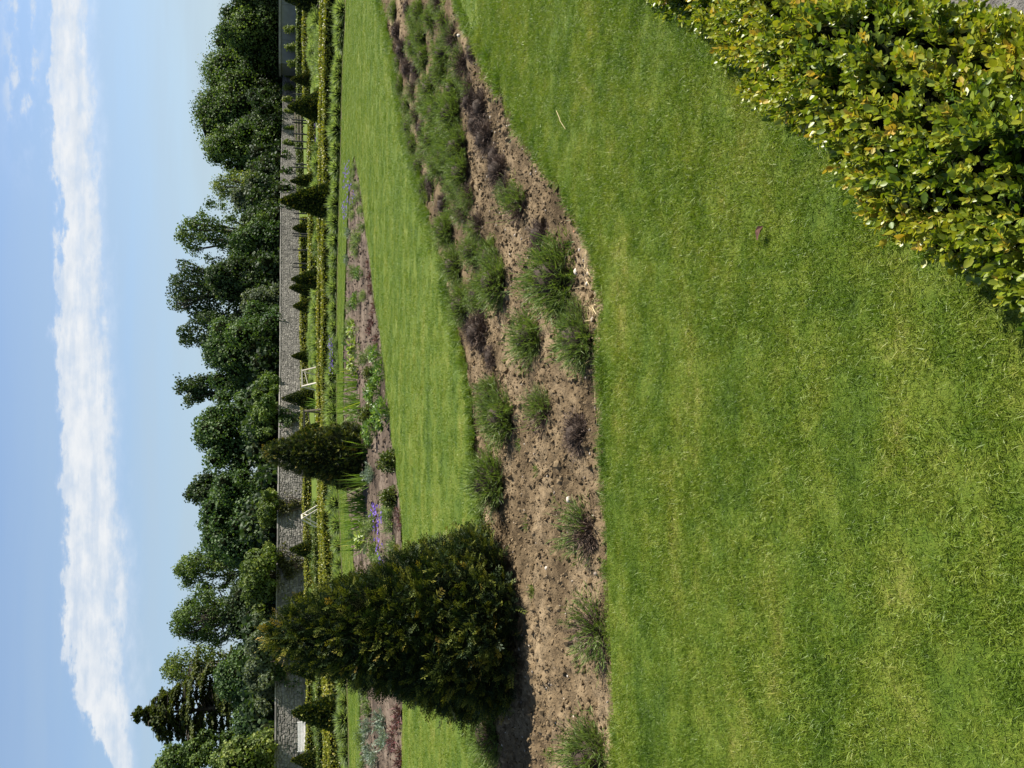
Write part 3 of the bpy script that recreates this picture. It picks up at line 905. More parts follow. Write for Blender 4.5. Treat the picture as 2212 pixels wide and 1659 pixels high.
WY = proj(np.column_stack([wl, np.zeros(len(wl))]))[1]
def tree(name, label, Xtop, Yc, half, depth, mat, Xlow=603, nl=34, lr=0.32, nleaf=8000, leaf=0.34, gap=0.0, style='round', cat='tree', limbs=7, tint=0.45, lean=0.0):
    wd0 = float(np.interp(-Yc, -WY, wl[:, 1])) if Yc > 139 else 156.0
    depth = max(depth, wd0 + 3.0 + half / FPX * wd0 * 1.14) if cat == 'tree' else wd0 + 0.9
    top = at(Xtop, Yc, depth)
    low = at(Xlow, Yc, depth); low[2] = max(low[2], 0.9) if Xlow != 603 else 1.2
    hw = half / FPX * depth * 1.18
    t = thing(name, label, cat, (top[0], depth, 0), group='trees beyond the garden wall' if cat == 'tree' else 'shrubs by the garden wall')
    zt, zl = top[2], low[2]
    zl = min(zl, zt - 0.8)
    fol, core, tr = MB(), MB(), MB()
    cz, rz = (zt + zl) / 2, (zt - zl) / 2
    rad = (hw, hw * 0.92, rz)
    if style == 'cedar':
        H_ = zt
        tube(tr, [(0, 0, -0.1), (0.1, 0, H_ * 0.35), (-0.1, 0.1, H_ * 0.7), (0.2, 0, H_ * 0.97)], [0.40, 0.30, 0.16, 0.03], 7)
        for lv in np.linspace(0.36, 0.985, 18):
            r0 = hw * (0.80 + 0.22 * math.sin(lv * 31)) * min(1.0, (1.03 - lv) * 2.6 + 0.08)
            for q_ in range(10):
                a = rng.uniform(0, 6.28)
                rr = max(0.5, r0 * rng.uniform(0.6, 1.15))
                e_ = np.array((math.cos(a) * rr, math.sin(a) * rr, H_ * lv + rng.uniform(-0.3, 0.4)))
                tube(tr, [(0, 0, H_ * lv - 0.5), e_ * np.array((0.5, 0.5, 1)) + (0, 0, 0.1), e_], [0.06, 0.04, 0.012], 4)
                n_ = 210
                s = np.sqrt(rng.uniform(0.05, 1, n_))
                pc = np.array((0, 0, H_ * lv - 0.3)) * (1 - s[:, None]) + e_ * s[:, None]
                side = np.array((-math.sin(a), math.cos(a), 0))
                pc = pc + side * (rng.normal(0, 0.30, n_) * rr * 0.55 * s)[:, None] + np.array((0, 0, 1)) * rng.normal(0, 0.06, n_)[:, None] - np.array((0, 0, 1)) * (0.5 * s ** 3)[:, None]
                dr = unit(np.array((math.cos(a), math.sin(a), -0.5)) * 0.8 + rng.normal(0, 0.4, (n_, 3)))
                fol.stamp(LEAF4, pc, frames(dr, np.array((0, 0, 1.0)) + rng.normal(0, 0.4, (n_, 3))), rng.uniform(0.16, 0.36, n_), np.clip(rng.normal(tint, 0.2, n_), 0, 1))
        core = None
    elif style == 'wispy':
        P, Lr = lobes_crown(fol, core, (0, 0, cz * 0.96), (hw * 0.8, hw * 0.8, rz * 0.96), nl, lr, int(nleaf * 1.2), leaf * 0.8, seed=int(Yc), tint=tint)
        for q_ in range(5):
            a = rng.uniform(0, 6.28)
            e_ = np.array((hw * 0.5 * math.cos(a) - 0.3, hw * 0.4 * math.sin(a), zt - rng.uniform(0.1, 1.6)))
            tube(tr, [(0, 0, cz), (e_[0] * 0.4, 0, (cz + e_[2]) / 2), e_], [0.12, 0.08, 0.02], 5)
            n_ = 130
            p = e_ + rng.normal(0, 0.36, (n_, 3)) * np.array((1, 1, 0.8))
            dr = rand_dir(n_)
            fol.stamp(LEAF4, p, frames(dr), rng.uniform(0.15, 0.34, n_), np.clip(rng.normal(tint, 0.2, n_), 0, 1))
    else:
        P, Lr = lobes_crown(fol, core, (0, 0, cz), rad, int(nl * 1.25), lr, int(nleaf * 1.9), leaf * 0.76, seed=int(Yc) + int(Xtop), gap=gap, tint=tint)
        sel = rng.permutation(len(P))[:limbs]
        for i in sel:
            b0 = np.array((0, 0, max(0.5, zl * 0.6 + cz * 0.1)))
            mid = (b0 + P[i]) / 2 + np.array((0, 0, 0.12 * rz)) + rng.normal(0, 0.06 * hw, 3)
            r0 = max(0.05, hw * (0.03 if gap < 0.3 else 0.04))
            tube(tr, [b0, mid, P[i], P[i] + (P[i] - mid) * 0.05], [r0 * 1.3, r0 * 0.8, r0 * 0.4, r0 * 0.15], 5)
            if gap >= 0.3:
                for q_ in range(3):
                    e_ = P[i] + rand_dir(1)[0] * Lr[i]
                    tube(tr, [mid, (mid + e_) / 2 + rng.normal(0, 0.1 * hw, 3), e_], [r0 * 0.5, r0 * 0.35, r0 * 0.1], 4)
    if style != 'cedar':
        rt = max(0.05, hw * 0.07)
        tube(tr, [(0, 0, -0.1), (0.05 * hw, 0, zl * 0.5), (0, 0, cz)], [rt * 1.3, rt, rt * 0.6], 7)
    fol.obj('crown', mat, t)
    if core is not None and core.n:
        core.obj('dark_filler', M['core'], t, smooth=True)  # solid near-black lumps added in the crown to block light and sky
    tr.obj('trunk', M['bark'], t, smooth=True)
    return t

T = M
ug, ugc = MB(), MB()
for Yq in range(-40, 1720, 17):
    pw = np.array([np.interp(-Yq, -proj(np.column_stack([wl, np.zeros(len(wl))]))[1], wl[:, i_]) for i_ in (0, 1)])
    dd_ = pw[1] + random.uniform(5, 9) if Yq > 150 else 168.0
    tp = at(556 + random.uniform(-12, 22), Yq, dd_)
    for zq in (0.35, 0.62, 0.88):
        r_ = tp[2] * 0.22 + 0.5
        c0_ = np.array((tp[0] + rng.normal(0, 0.8), dd_ + rng.normal(0, 1.0), tp[2] * zq))
        u_ = rand_dir(160); u_[:, 1] = -np.abs(u_[:, 1])
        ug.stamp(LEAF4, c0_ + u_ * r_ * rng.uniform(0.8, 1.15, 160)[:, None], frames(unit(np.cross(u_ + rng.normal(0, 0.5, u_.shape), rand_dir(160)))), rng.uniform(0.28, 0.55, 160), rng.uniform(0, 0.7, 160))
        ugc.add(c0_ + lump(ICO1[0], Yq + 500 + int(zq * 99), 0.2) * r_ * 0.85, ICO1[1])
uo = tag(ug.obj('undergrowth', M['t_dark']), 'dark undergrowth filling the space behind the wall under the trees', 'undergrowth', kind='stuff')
tag(ugc.obj('dark_filler', M['core'], uo, smooth=True), kind='stuff')  # added near-black lumps, inner shade put into their colour
tree('broadleaf_tree', 'large mid green tree right above the grey rendered building', 468, 62, 66, 150, T['t_green'], nleaf=8500, leaf=0.42)
tree('broadleaf_tree', 'edge tree cut by the picture border beside the grey building', 500, -8, 48, 146, T['t_dark'], nleaf=5000, leaf=0.42)
tree('broadleaf_tree', 'tall spreading green tree above the small shrubs trained on the wall', 432, 150, 82, 156, T['t_green'], nleaf=10000, leaf=0.42)
tree('broadleaf_tree', 'tallest rounded green tree of the mass nearest the grey building', 414, 240, 88, 152, T['t_green'], nleaf=11500, leaf=0.42, nl=44)
tree('broadleaf_tree', 'green tree sloping down towards the gap beside the loose poplar-like tree', 436, 318, 62, 146, T['t_green'], nleaf=8000, leaf=0.40)
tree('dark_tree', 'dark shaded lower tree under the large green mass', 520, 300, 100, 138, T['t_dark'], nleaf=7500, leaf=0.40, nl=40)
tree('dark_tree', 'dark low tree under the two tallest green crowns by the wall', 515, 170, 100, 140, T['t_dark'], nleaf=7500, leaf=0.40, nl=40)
tree('loose_tree', 'thin airy pale tree with sky showing in the gap', 452, 402, 36, 134, T['t_light'], nleaf=2200, leaf=0.30, gap=0.7, limbs=10, Xlow=570)
tree('dark_tree', 'grey green evergreen standing right under the airy pale tree', 496, 425, 42, 126, T['t_grey'], nleaf=5200, leaf=0.36)
tree('broadleaf_tree', 'leafy tree with a loose top beside the airy pale tree', 374, 500, 54, 124, T['t_green'], nleaf=5200, leaf=0.32, gap=0.55, nl=48, lr=0.22, limbs=16)
tree('broadleaf_tree', 'mid green rounded tree low in front of the loose-topped tree', 490, 535, 54, 116, T['t_chest'], nleaf=7500, leaf=0.34)
tree('broadleaf_tree', 'dark green low tree filling the space under the loose-topped tree', 520, 480, 46, 118, T['t_dark'], nleaf=5200, leaf=0.34)
tree('open_tree', 'dark open-crowned tree with visible limbs, highest in the middle of the row', 360, 628, 62, 124, T['t_dark'], nleaf=6200, leaf=0.33, gap=0.45, nl=46, lr=0.24, limbs=16, Xlow=560)
tree('dark_tree', 'dark dense tree below the open-crowned tree', 440, 600, 52, 118, T['t_dark'], nleaf=6500, leaf=0.34)
tree('dark_tree', 'dark tree with a leaning top left of the rounded chestnut in the middle', 378, 722, 48, 120, T['t_dark'], nleaf=5200, leaf=0.33, gap=0.35, nl=36, lr=0.27, limbs=10)
tree('shrub_tree', 'grey green bush above the wall between dark tree and rounded chestnut', 520, 655, 40, 104, T['t_grey'], nleaf=4200, leaf=0.30)
tree('chestnut_tree', 'dense rounded chestnut above the bare sunlit stretch of wall', 437, 765, 80, 102, T['t_chest'], nleaf=11000, leaf=0.32, nl=46, lr=0.26)
tree('chestnut_tree', 'low rounded chestnut bough mass touching the wall below the middle chestnut', 520, 700, 42, 99, T['t_chest'], nleaf=5500, leaf=0.30)
tree('dark_conifer', 'dark conifer with a wispy bent tip between two rounded chestnuts', 380, 838, 40, 108, T['t_dark'], nleaf=5000, leaf=0.30, style='wispy')
tree('chestnut_tree', 'rounded green chestnut directly behind the flame-shaped yew', 416, 935, 78, 95, T['t_chest'], nleaf=10500, leaf=0.31, nl=46, lr=0.26, tint=0.52)
tree('dark_tree', 'dark narrow tree peeping between the two largest chestnuts', 396, 1062, 46, 98, T['t_dark'], nleaf=4500, leaf=0.30, lr=0.28)
tree('chestnut_tree', 'broad domed chestnut, the widest crown of the row', 428, 1140, 112, 88, T['t_chest'], nleaf=15000, leaf=0.29, nl=64, lr=0.22)
tree('loose_tree', 'light loose-leaved tree rising behind the broad domed chestnut', 373, 1232, 46, 96, T['t_green'], nleaf=3600, leaf=0.25, gap=0.6, nl=40, lr=0.24, limbs=14, tint=0.6, Xlow=520)
tree('oak_tree', 'open oak with bare curved limbs against the sky', 366, 1340, 62, 92, T['t_green'], nleaf=4600, leaf=0.24, gap=0.6, nl=46, lr=0.21, limbs=22, Xlow=500)
tree('dark_tree', 'dark thicket under the open oak', 478, 1320, 70, 90, T['t_dark'], nleaf=7000, leaf=0.27, nl=40)
tree('cedar_tree', 'tall dark cedar with tiered boughs, the highest tree', 288, 1545, 92, 92, T['t_cedar'], style='cedar', tint=0.42)
tree('loose_tree', 'airy olive green tree against the sky beside the tall cedar', 345, 1450, 50, 96, T['t_light'], nleaf=3200, leaf=0.25, gap=0.5, nl=34, lr=0.26, limbs=12, tint=0.35, Xlow=520)
tree('broadleaf_tree', 'dense dark rounded tree in front of the cedar', 462, 1470, 74, 84, T['t_chest'], nleaf=9500, leaf=0.27, nl=50, lr=0.25, tint=0.36)
tree('broadleaf_tree', 'shadowy dense tree under the tall cedar', 500, 1560, 70, 82, T['t_chest'], nleaf=8000, leaf=0.27, nl=46, tint=0.32)
tree('broadleaf_tree', 'tree at the picture border past the cedar', 330, 1655, 58, 86, T['t_green'], nleaf=8000, leaf=0.26, nl=46, lr=0.24)
tree('bright_shrub', 'bright green bush over the wall at the picture border below the cedar', 528, 1632, 46, 74, T['t_light'], nleaf=4200, leaf=0.22, cat='shrub', tint=0.62, Xlow=606, limbs=3)
tree('olive_shrub', 'olive bush at the border between cedar and bright bush', 470, 1650, 50, 79, T['t_light'], nleaf=4200, leaf=0.24, cat='shrub', tint=0.35, Xlow=590, limbs=3)
SH = [(528, 1440, 82, 73, 't_grey', 0.6, 'broad grey green climber spilling over the shaded wall'),
      (518, 1250, 70, 79, 't_light', 0.30, 'rounded olive bush topping the wall left of the end-on wooden frame'),
      (557, 1100, 44, 84, 't_light', 0.34, 'yellowish bush on the wall behind the end-on wooden frame'),
      (542, 893, 58, 93, 't_green', 0.6, 'fresh green bush hanging over the wall near the ridge-topped wooden frame'),
      (560, 830, 26, 97, 't_green', 0.45, 'small green bush rising just behind the ridge-topped wooden frame')]
for Xt, Yc, hf, dp, mt, ti, lb in SH:
    tree('wall_shrub', lb, Xt, Yc, hf, dp, M[mt], Xlow=604, nl=30, nleaf=4800, leaf=0.24, cat='shrub', tint=ti, limbs=4)

def wall_at(Y):
    _, YY = proj(np.column_stack([wl, np.zeros(len(wl))]))
    i = int(np.argmin(np.abs(YY - Y)))
    return wl[i], wn[i], wz[i]
# climbers and small trained shrubs against the wall face
CL = [(1430, 640, 60, 't_dark', 'dark climber on the shaded wall behind the big yew'), (1230, 640, 46, 't_brown', 'dark climber on the wall below the olive bush'),
      (1092, 632, 26, 't_brown', 'brownish climber on the wall behind the end-on wooden frame'), (905, 628, 40, 't_dark', 'bare dark vine on the wall beside the flame-shaped yew')]
for Y, Xc, hf, mt, lb in CL:
    p, nn, z_ = wall_at(Y)
    dist = p[1]
    t = thing('wall_climber', lb, 'climber', (p[0] + nn[0] * 0.15, p[1] + nn[1] * 0.15, 0), math.atan2(nn[1], nn[0]) + math.pi / 2, group='climbers on the garden wall')
    hw = hf / FPX * dist
    mb, tw = MB(), MB()
    n_ = 1500
    x = rng.normal(0, 0.42, n_) * hw; z = z_ * (1.0 - np.abs(rng.normal(0, 0.33, n_)))
    keep = (vnoise(x * 1.6, z * 1.9, hf) > 0.42) & (z > 0.2)
    x, z = x[keep], z[keep]
    n_ = len(x)
    P = np.column_stack([x, -rng.uniform(0.02, 0.3, n_), z])
    dr = unit(rng.normal(0, 0.6, (n_, 3)) + (0, -0.3, -0.5))
    mb.stamp(LEAF4, P, frames(dr), rng.uniform(0.1, 0.24, n_), rng.uniform(0.1, 0.9, n_))
    for q_ in range(9):
        xe = rng.normal(0, 0.5) * hw
        tube(tw, [(xe * 0.2, -0.05, 0), (xe * 0.5 + rng.normal(0, 0.2), -0.08, z_ * 0.5), (xe, -0.06, z_ * rng.uniform(0.75, 1.0))], [0.05, 0.035, 0.012], 4)
    mb.obj('leaves', M[mt], t); tw.obj('stems', M['twig'], t)
ES = [(622, 62, 11), (624, 101, 12), (629, 137, 11), (621, 163, 14), (619, 190, 12), (617, 216, 12), (621, 243, 12), (622, 278, 11), (621, 310, 11)]
EO = ['nearest the picture border', 'second from the picture border', 'third from the picture border', 'fourth from the picture border', 'fifth from the picture border', 'fourth from the end by the tall dark cone', 'third from the end by the tall dark cone', 'second from the end by the tall dark cone', 'last of its row, nearest the tall dark cone']
for (Xc, Y, hf), od in zip(ES, EO):
    if Y > 139:
        p, nn, z_ = wall_at(Y); px_, py_ = p + nn * 0.6
    else:
        q_ = gp(641, Y); px_, py_ = q_[0], dpt - 1.0
    ctr = at(Xc, Y, py_)
    hw = hf / FPX * py_
    t = thing('trained_shrub', 'small leafy shrub trained up the wall, ' + od, 'shrub', (ctr[0], py_, 0), group='shrubs trained on the wall')
    mb, tw = MB(), MB()
    lobes_crown(mb, None, (0, 0, ctr[2] - 0.3), (hw, 0.4, 1.1), 12, 0.42, 520, 0.26, seed=int(Y), gap=0.6, tint=0.55)
    tube(tw, [(0, 0, -0.05), (0.05, 0, ctr[2])], [0.05, 0.02], 5)
    mb.obj('leaves', M['t_light'], t); tw.obj('stem', M['bark'], t)

# ------------------------------------------------------------------ clipped hedges of the far parterre
def hedge(name, label, px, width, height, leaf, n_, mat, group='clipped low hedges of the far parterre', rag=0.03):
    L = dense(smooth_line([gp(*p)[:2] for p in px], 4), 0.25)
    t_ = np.concatenate([[0], np.linalg.norm(np.diff(L, axis=0), axis=1).cumsum()])
    d = unit(np.gradient(L, axis=0)); nn = np.column_stack([-d[:, 1], d[:, 0]])
    t = thing(name, label, 'hedge', (L[0][0], L[0][1], 0), group=group)
    o = np.array((L[0][0], L[0][1], 0))
    core, fol = MB(), MB()
    m_ = len(L)
    ww = width / 2 - leaf * 0.5; hh = height - leaf * 0.6
    wv = (vnoise(t_ * 0.9, t_ * 0, 12) - 0.5) * height * 0.25
    V = np.vstack([np.column_stack([L + nn * s * ww, np.full(m_, 0.002) if b == 0 else hh + wv]) for s, b in ((-1, 0), (-1, 1), (1, 1), (1, 0))]) - o
    core.add(V, [(k_ * m_ + i, k_ * m_ + i + 1, ((k_ + 1) % 4) * m_ + i + 1, ((k_ + 1) % 4) * m_ + i) for k_ in range(3) for i in range(m_ - 1)] + [(0, m_, 2 * m_, 3 * m_), (m_ - 1, 2 * m_ - 1, 3 * m_ - 1, 4 * m_ - 1)])
    core.obj('dark_core', M['core'], t)  # solid near-black body stands in for the hedge's shaded inside
    u = rng.uniform(0, t_[-1], n_)
    s = rng.uniform(0, 1, n_)
    per = height * 2 + width
    v = s * per
    q_ = np.where(v < height, -1.0, np.where(v > height + width, 1.0, (v - height) / width * 2 - 1)) * width / 2
    z = np.where(v < height, v, np.where(v > height + width, per - v, height))
    nl_ = np.where(v < height, -1.0, np.where(v > height + width, 1.0, 0.0))
    bx, by = np.interp(u, t_, L[:, 0]), np.interp(u, t_, L[:, 1])
    nx, ny = np.interp(u, t_, nn[:, 0]), np.interp(u, t_, nn[:, 1])
    P = np.column_stack([bx + nx * q_, by + ny * q_, z * (1 + 0.0 * u) + np.interp(u, t_, wv) * (z > height * 0.6)]) + rng.normal(0, rag, (n_, 3)) - o
    P[:, 2] = np.maximum(P[:, 2], 0.015)
    nrm = unit(np.column_stack([nx * nl_, ny * nl_, (nl_ == 0) * 1.0 + 0.25]) + rng.normal(0, 0.6, (n_, 3)))
    dr = unit(np.cross(nrm, rand_dir(n_)) + (0, 0, 0.5))
    fol.stamp(LEAF4, P, frames(dr, nrm), leaf * rng.uniform(0.6, 1.4, n_), np.clip(rng.normal(0.5, 0.2, n_), 0, 1))
    fol.obj('leaves', mat, t)
    return t

hedge('box_hedge', 'longest golden box hedge just behind the row of soft mounds', [(724, -60), (723, 60), (720, 200), (718, 350), (716, 480), (715, 600), (714, 760), (714, 900), (717, 1050), (720, 1200), (726, 1350), (731, 1500), (735, 1659), (737, 1760)], 0.6, 0.33, 0.06, 22000, M['boxfar'], rag=0.025)
hedge('box_hedge', 'second golden box hedge running parallel behind the longest one', [(711, -60), (710, 100), (707, 260), (705, 420), (703, 560), (701, 680), (701, 800), (702, 950), (705, 1100), (709, 1250), (714, 1420), (718, 1560), (720, 1700)], 0.55, 0.30, 0.065, 19000, M['boxfar'], rag=0.025)
hedge('box_hedge', 'bright golden hedge in front of the dark posts', [(681, 240), (682, 330), (682, 420), (683, 520), (684, 590)], 0.8, 0.36, 0.08, 6000, M['boxfar'], rag=0.05)
hedge('box_hedge', 'dull golden hedge in front of the trained shrubs', [(669, 0), (669, 60), (670, 150), (670, 240)], 0.8, 0.45, 0.10, 4000, M['boxfar'])
hedge('box_hedge', 'dark topped clipped hedge along the foot of the grey building', [(654, -60), (654, 60), (654, 180), (655, 300), (657, 420)], 1.0, 0.62, 0.12, 6000, M['boxgreen'])
hedge('box_hedge', 'thin golden hedge along the foot of the sunlit wall', [(664, 470), (664, 560), (664, 640), (665, 740), (667, 850), (670, 960)], 0.7, 0.55, 0.10, 6000, M['boxfar'])
hedge('box_hedge', 'low golden hedge along the foot of the shaded wall', [(672, 1010), (674, 1120), (677, 1240), (680, 1360), (681, 1480), (682, 1590), (683, 1700)], 0.7, 0.5, 0.085, 6500, M['boxfar'])
hedge('box_hedge', 'green hedge between lawn strips behind the big yew', [(690, 1090), (693, 1200), (696, 1320), (699, 1460), (700, 1600), (701, 1700)], 0.5, 0.3, 0.075, 5000, M['boxgreen'])

# soil strip and soft mounds along the far lawn strip
MB_NEAR = [(749, -60), (748, 0), (745, 60), (741.5, 122), (739, 204), (737.5, 291), (735.5, 373), (732.5, 475), (730, 577), (728.5, 698), (728, 831), (729, 1010), (734, 1102), (737.5, 1186), (744, 1330), (750, 1467), (753, 1556), (755, 1659), (757, 1760)]
nl_ = dense(smooth_line([gp(*p)[:2] for p in MB_NEAR], 3), 0.4)
fl_ = nl_ + np.column_stack([np.zeros(len(nl_)), np.full(len(nl_), 1.15)])
strip = MB()
m_ = len(nl_)
strip.add(np.vstack([np.column_stack([nl_, np.full(m_, 0.004)]), np.column_stack([fl_, np.full(m_, 0.004)])]), [(i + 1, i, m_ + i, m_ + i + 1) for i in range(m_ - 1)])
tag(strip.obj('bed_soil', M['soil_dark']), 'narrow soil strip under the row of soft mounds', 'soil', kind='structure')

def mound_mesh(seed):
    mb = MB()
    n_ = 620
    th = np.arccos(rng.uniform(0.05, 1, n_)); ph = rng.uniform(0, 6.28, n_)
    d = np.column_stack([np.sin(th) * np.cos(ph), np.sin(th) * np.sin(ph), np.cos(th) * 1.05])
    base = d * rng.uniform(0.05, 0.16, n_)[:, None]; base[:, 2] *= 0.6
    blades(mb, base, d + rng.normal(0, 0.15, (n_, 3)), rng.uniform(0.16, 0.27, n_), 0.026, rng.uniform(0.0, 0.25, n_), np.clip(rng.normal(0.5, 0.2, n_), 0, 1), segs=2, tgrad=0.5)
    return mb.mesh('leaves', M['mound'])
def mound_core(seed):
    V = lump(ICO1[0], seed, 0.15) * np.array((0.2, 0.2, 0.16)) + (0, 0, 0.05)
    return MB().add(V, ICO1[1]).mesh('dark_core', M['core'], True)  # near-black dome painted as the shade inside the mound
mm = [mound_mesh(i) for i in range(4)]; mc = mound_core(3)
py = np.array(MB_NEAR)
ORD = ['first', 'second', 'third', 'fourth', 'fifth', 'sixth', 'seventh', 'eighth', 'ninth', 'tenth', 'eleventh', 'twelfth', 'thirteenth', 'fourteenth', 'fifteenth', 'sixteenth', 'seventeenth', 'eighteenth', 'nineteenth', 'twentieth']
def nth(i):
    return ORD[i] if i < 20 else ('twenty-' + ORD[i - 20] if i < 29 else ('thirtieth' if i == 29 else ('thirty-' + ORD[i - 30] if i < 39 else ('fortieth' if i == 39 else 'forty-' + ORD[i - 40]))))
Ym = []
y_ = 12.0
while y_ < 1655:
    Ym.append(y_); y_ += random.uniform(29, 47)
for i, Y in enumerate(Ym):
    X = np.interp(Y, py[:, 1], py[:, 0])
    g = gp(X - 1.5, Y)
    s = random.uniform(1.15, 1.6)
    t = thing('soft_mound', f'soft feathery green mound on the narrow strip, {nth(i)} from the end by the grey building', 'plant', (g[0], g[1] + 0.42, 0.0), random.uniform(0, 6.28), 'row of soft mounds along the far lawn strip', (s, s, s * random.uniform(0.85, 1.1)))
    link('leaves', random.choice(mm), t); link('dark_core', mc, t)

# ------------------------------------------------------------------ yew cones
def sprig(nn_, L, nlen, nw, seed):
    """flat two-ranked yew shoot along y"""
    r = np.random.default_rng(seed)
    V, F, tt = [], [], []
    for i in range(nn_):
        t = (i + 0.5) / nn_
        for sd in (-1, 1):
            a = np.array((0, t * L, 0)); an = R_(r.uniform(42, 66)) * (1 - 0.35 * t)
            dr = np.array((sd * math.sin(an), math.cos(an), r.uniform(-0.25, 0.3)))
            ln = nlen * r.uniform(0.8, 1.15) * (1 - 0.4 * t)
            pr = np.array((math.cos(an), -sd * math.sin(an), 0)) * nw / 2
            b = len(V)
            V += [a - pr * 0.6, a + dr * ln * 0.6 - pr, a + dr * ln, a + dr * ln * 0.6 + pr]
            F.append((b, b + 1, b + 2, b + 3)); tt += [0.16 * t - 0.06] * 4
    b = len(V)
    V += [(-0.0022, 0, 0), (0.0022, 0, 0), (0.001, L, 0), (-0.001, L, 0)]
    F.append((b, b + 1, b + 2, b + 3)); tt += [0.1] * 4
    return np.array(V), np.array(F), np.array(tt)

def cone(label, tipX, baseX, Yc, width, ns, lod, expo=0.72, ratio=0.9, tipY=None, deepen=0.9, hue=0.0):
    f = gp(baseX, Yc)
    # real radius from the width at that depth
    Rr = width / 2 / FPX * (f[1] / ray(baseX, Yc)[1])
    Rr *= 1 + Rr / f[1]
    yc = f[1] + Rr * deepen
    top = at(tipX, tipY or Yc, yc)
    ctr = at(baseX, Yc, yc)
    h = top[2]
    ofs = top[0] - ctr[0]
    t = thing('yew_cone', label, 'topiary', (ctr[0], yc, 0), group='clipped yew cones')
    def prof(s):     # s: 0 at the ground, 1 at the tip
        r = Rr * np.power(np.clip(1 - s, 0, 1), expo)
        return r * np.where(s < 0.12, 0.86 + 0.14 * s / 0.12, 1.0)
    n_ = ns
    s = rng.uniform(0, 1, n_ * 3)
    s = s[rng.uniform(0, 1, n_ * 3) < (prof(s) / Rr + 0.06)][:n_]
    n_ = len(s)
    ph = rng.uniform(0, 2 * math.pi, n_)
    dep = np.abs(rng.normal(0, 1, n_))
    size = {0: 0.078, 1: 0.075, 2: 0.075, 3: 0.15}[lod]
    rr = prof(s) * (1 + 0.04 * np.sin(ph * 5 + s * 17) + 0.035 * np.sin(ph * 9 - s * 23)) - dep * size * (0.6 if lod < 2 else 0.35) + size * 0.12 + (vnoise(ph * 7, s * 16, 5) - 0.5) * size * (0.9 if lod < 2 else 0.3)
    rr = np.maximum(rr + (vnoise(ph * 3.2, s * 7, 15) - 0.5) * (0.10 if lod == 0 else 0.03 if lod == 1 else 0.0) * np.sqrt(1 - s), 0.01)
    zz = s * (h - 0.03) + 0.02
    P = np.column_stack([np.cos(ph) * rr + ofs * s, np.sin(ph) * rr, zz])
    out = np.column_stack([np.cos(ph), np.sin(ph), np.full(n_, 0.42)])
    out[:, 2] += s * 0.6
    dr = unit(out + rng.normal(0, 0.55, (n_, 3)))
    new_ = rng.uniform(size=n_) < (0.22 if lod == 0 else 0.32)
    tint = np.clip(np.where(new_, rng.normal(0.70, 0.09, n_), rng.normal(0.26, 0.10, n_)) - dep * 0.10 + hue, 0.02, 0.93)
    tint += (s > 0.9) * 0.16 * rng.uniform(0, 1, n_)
    mb = MB()
    sc = size * rng.uniform(0.65, 1.3, n_)
    sc[new_] *= 1.12
    P[new_] += out[new_] * size * (0.25 if lod == 0 else 0.08 if lod == 1 else 0.0)
    # a few longer shoots
    lg = rng.uniform(size=n_) < 0.06
    sc[lg] *= 1.35; tint[lg] += 0.16
    if lod == 0:
        tps = [sprig(6, 1, 0.38, 0.09, i) for i in range(3)]
    elif lod == 1:
        tps = [sprig(4, 1, 0.44, 0.16, i) for i in range(3)]
    else:
        tps = [(LEAF4[0] * np.array((0.62, 1, 1)), LEAF4[1], np.array((-0.1, 0.0, 0.12, 0.0)))]
    pick = rng.integers(0, len(tps), n_)
    nr = np.column_stack([np.cos(ph), np.sin(ph), np.full(n_, 1.0)]) + rng.normal(0, 0.7, (n_, 3))
    Fm = frames(dr, nr)
    for i, tp in enumerate(tps):
        k_ = pick == i
        mb.stamp(tp, P[k_], Fm[k_], sc[k_], tint[k_])
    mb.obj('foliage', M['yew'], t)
    core = MB()
    m_, kk = 20, 9
    V = []
    for j in range(kk):
        sj = j / (kk - 1)
        for i in range(m_):
            a = i / m_ * 2 * math.pi
            r = max(float(prof(np.array(sj * 0.97))) - size * 0.75, 0.012)
            V.append((math.cos(a) * r + ofs * sj, math.sin(a) * r, 0.06 + sj * (h * 0.95 - 0.1)))
    F = [(j * m_ + i, j * m_ + (i + 1) % m_, (j + 1) * m_ + (i + 1) % m_, (j + 1) * m_ + i) for j in range(kk - 1) for i in range(m_)]
    core.add(V, F); core.obj('dark_core', M['core'], t, smooth=True)  # near-black hull, the dark between sprigs put into its colour
    tr = MB(); tube(tr, [(0, 0, -0.12), (0.01, 0, 0.12)], [0.05, 0.045], 8); tr.obj('trunk', M['bark'], t, smooth=True)
    return t

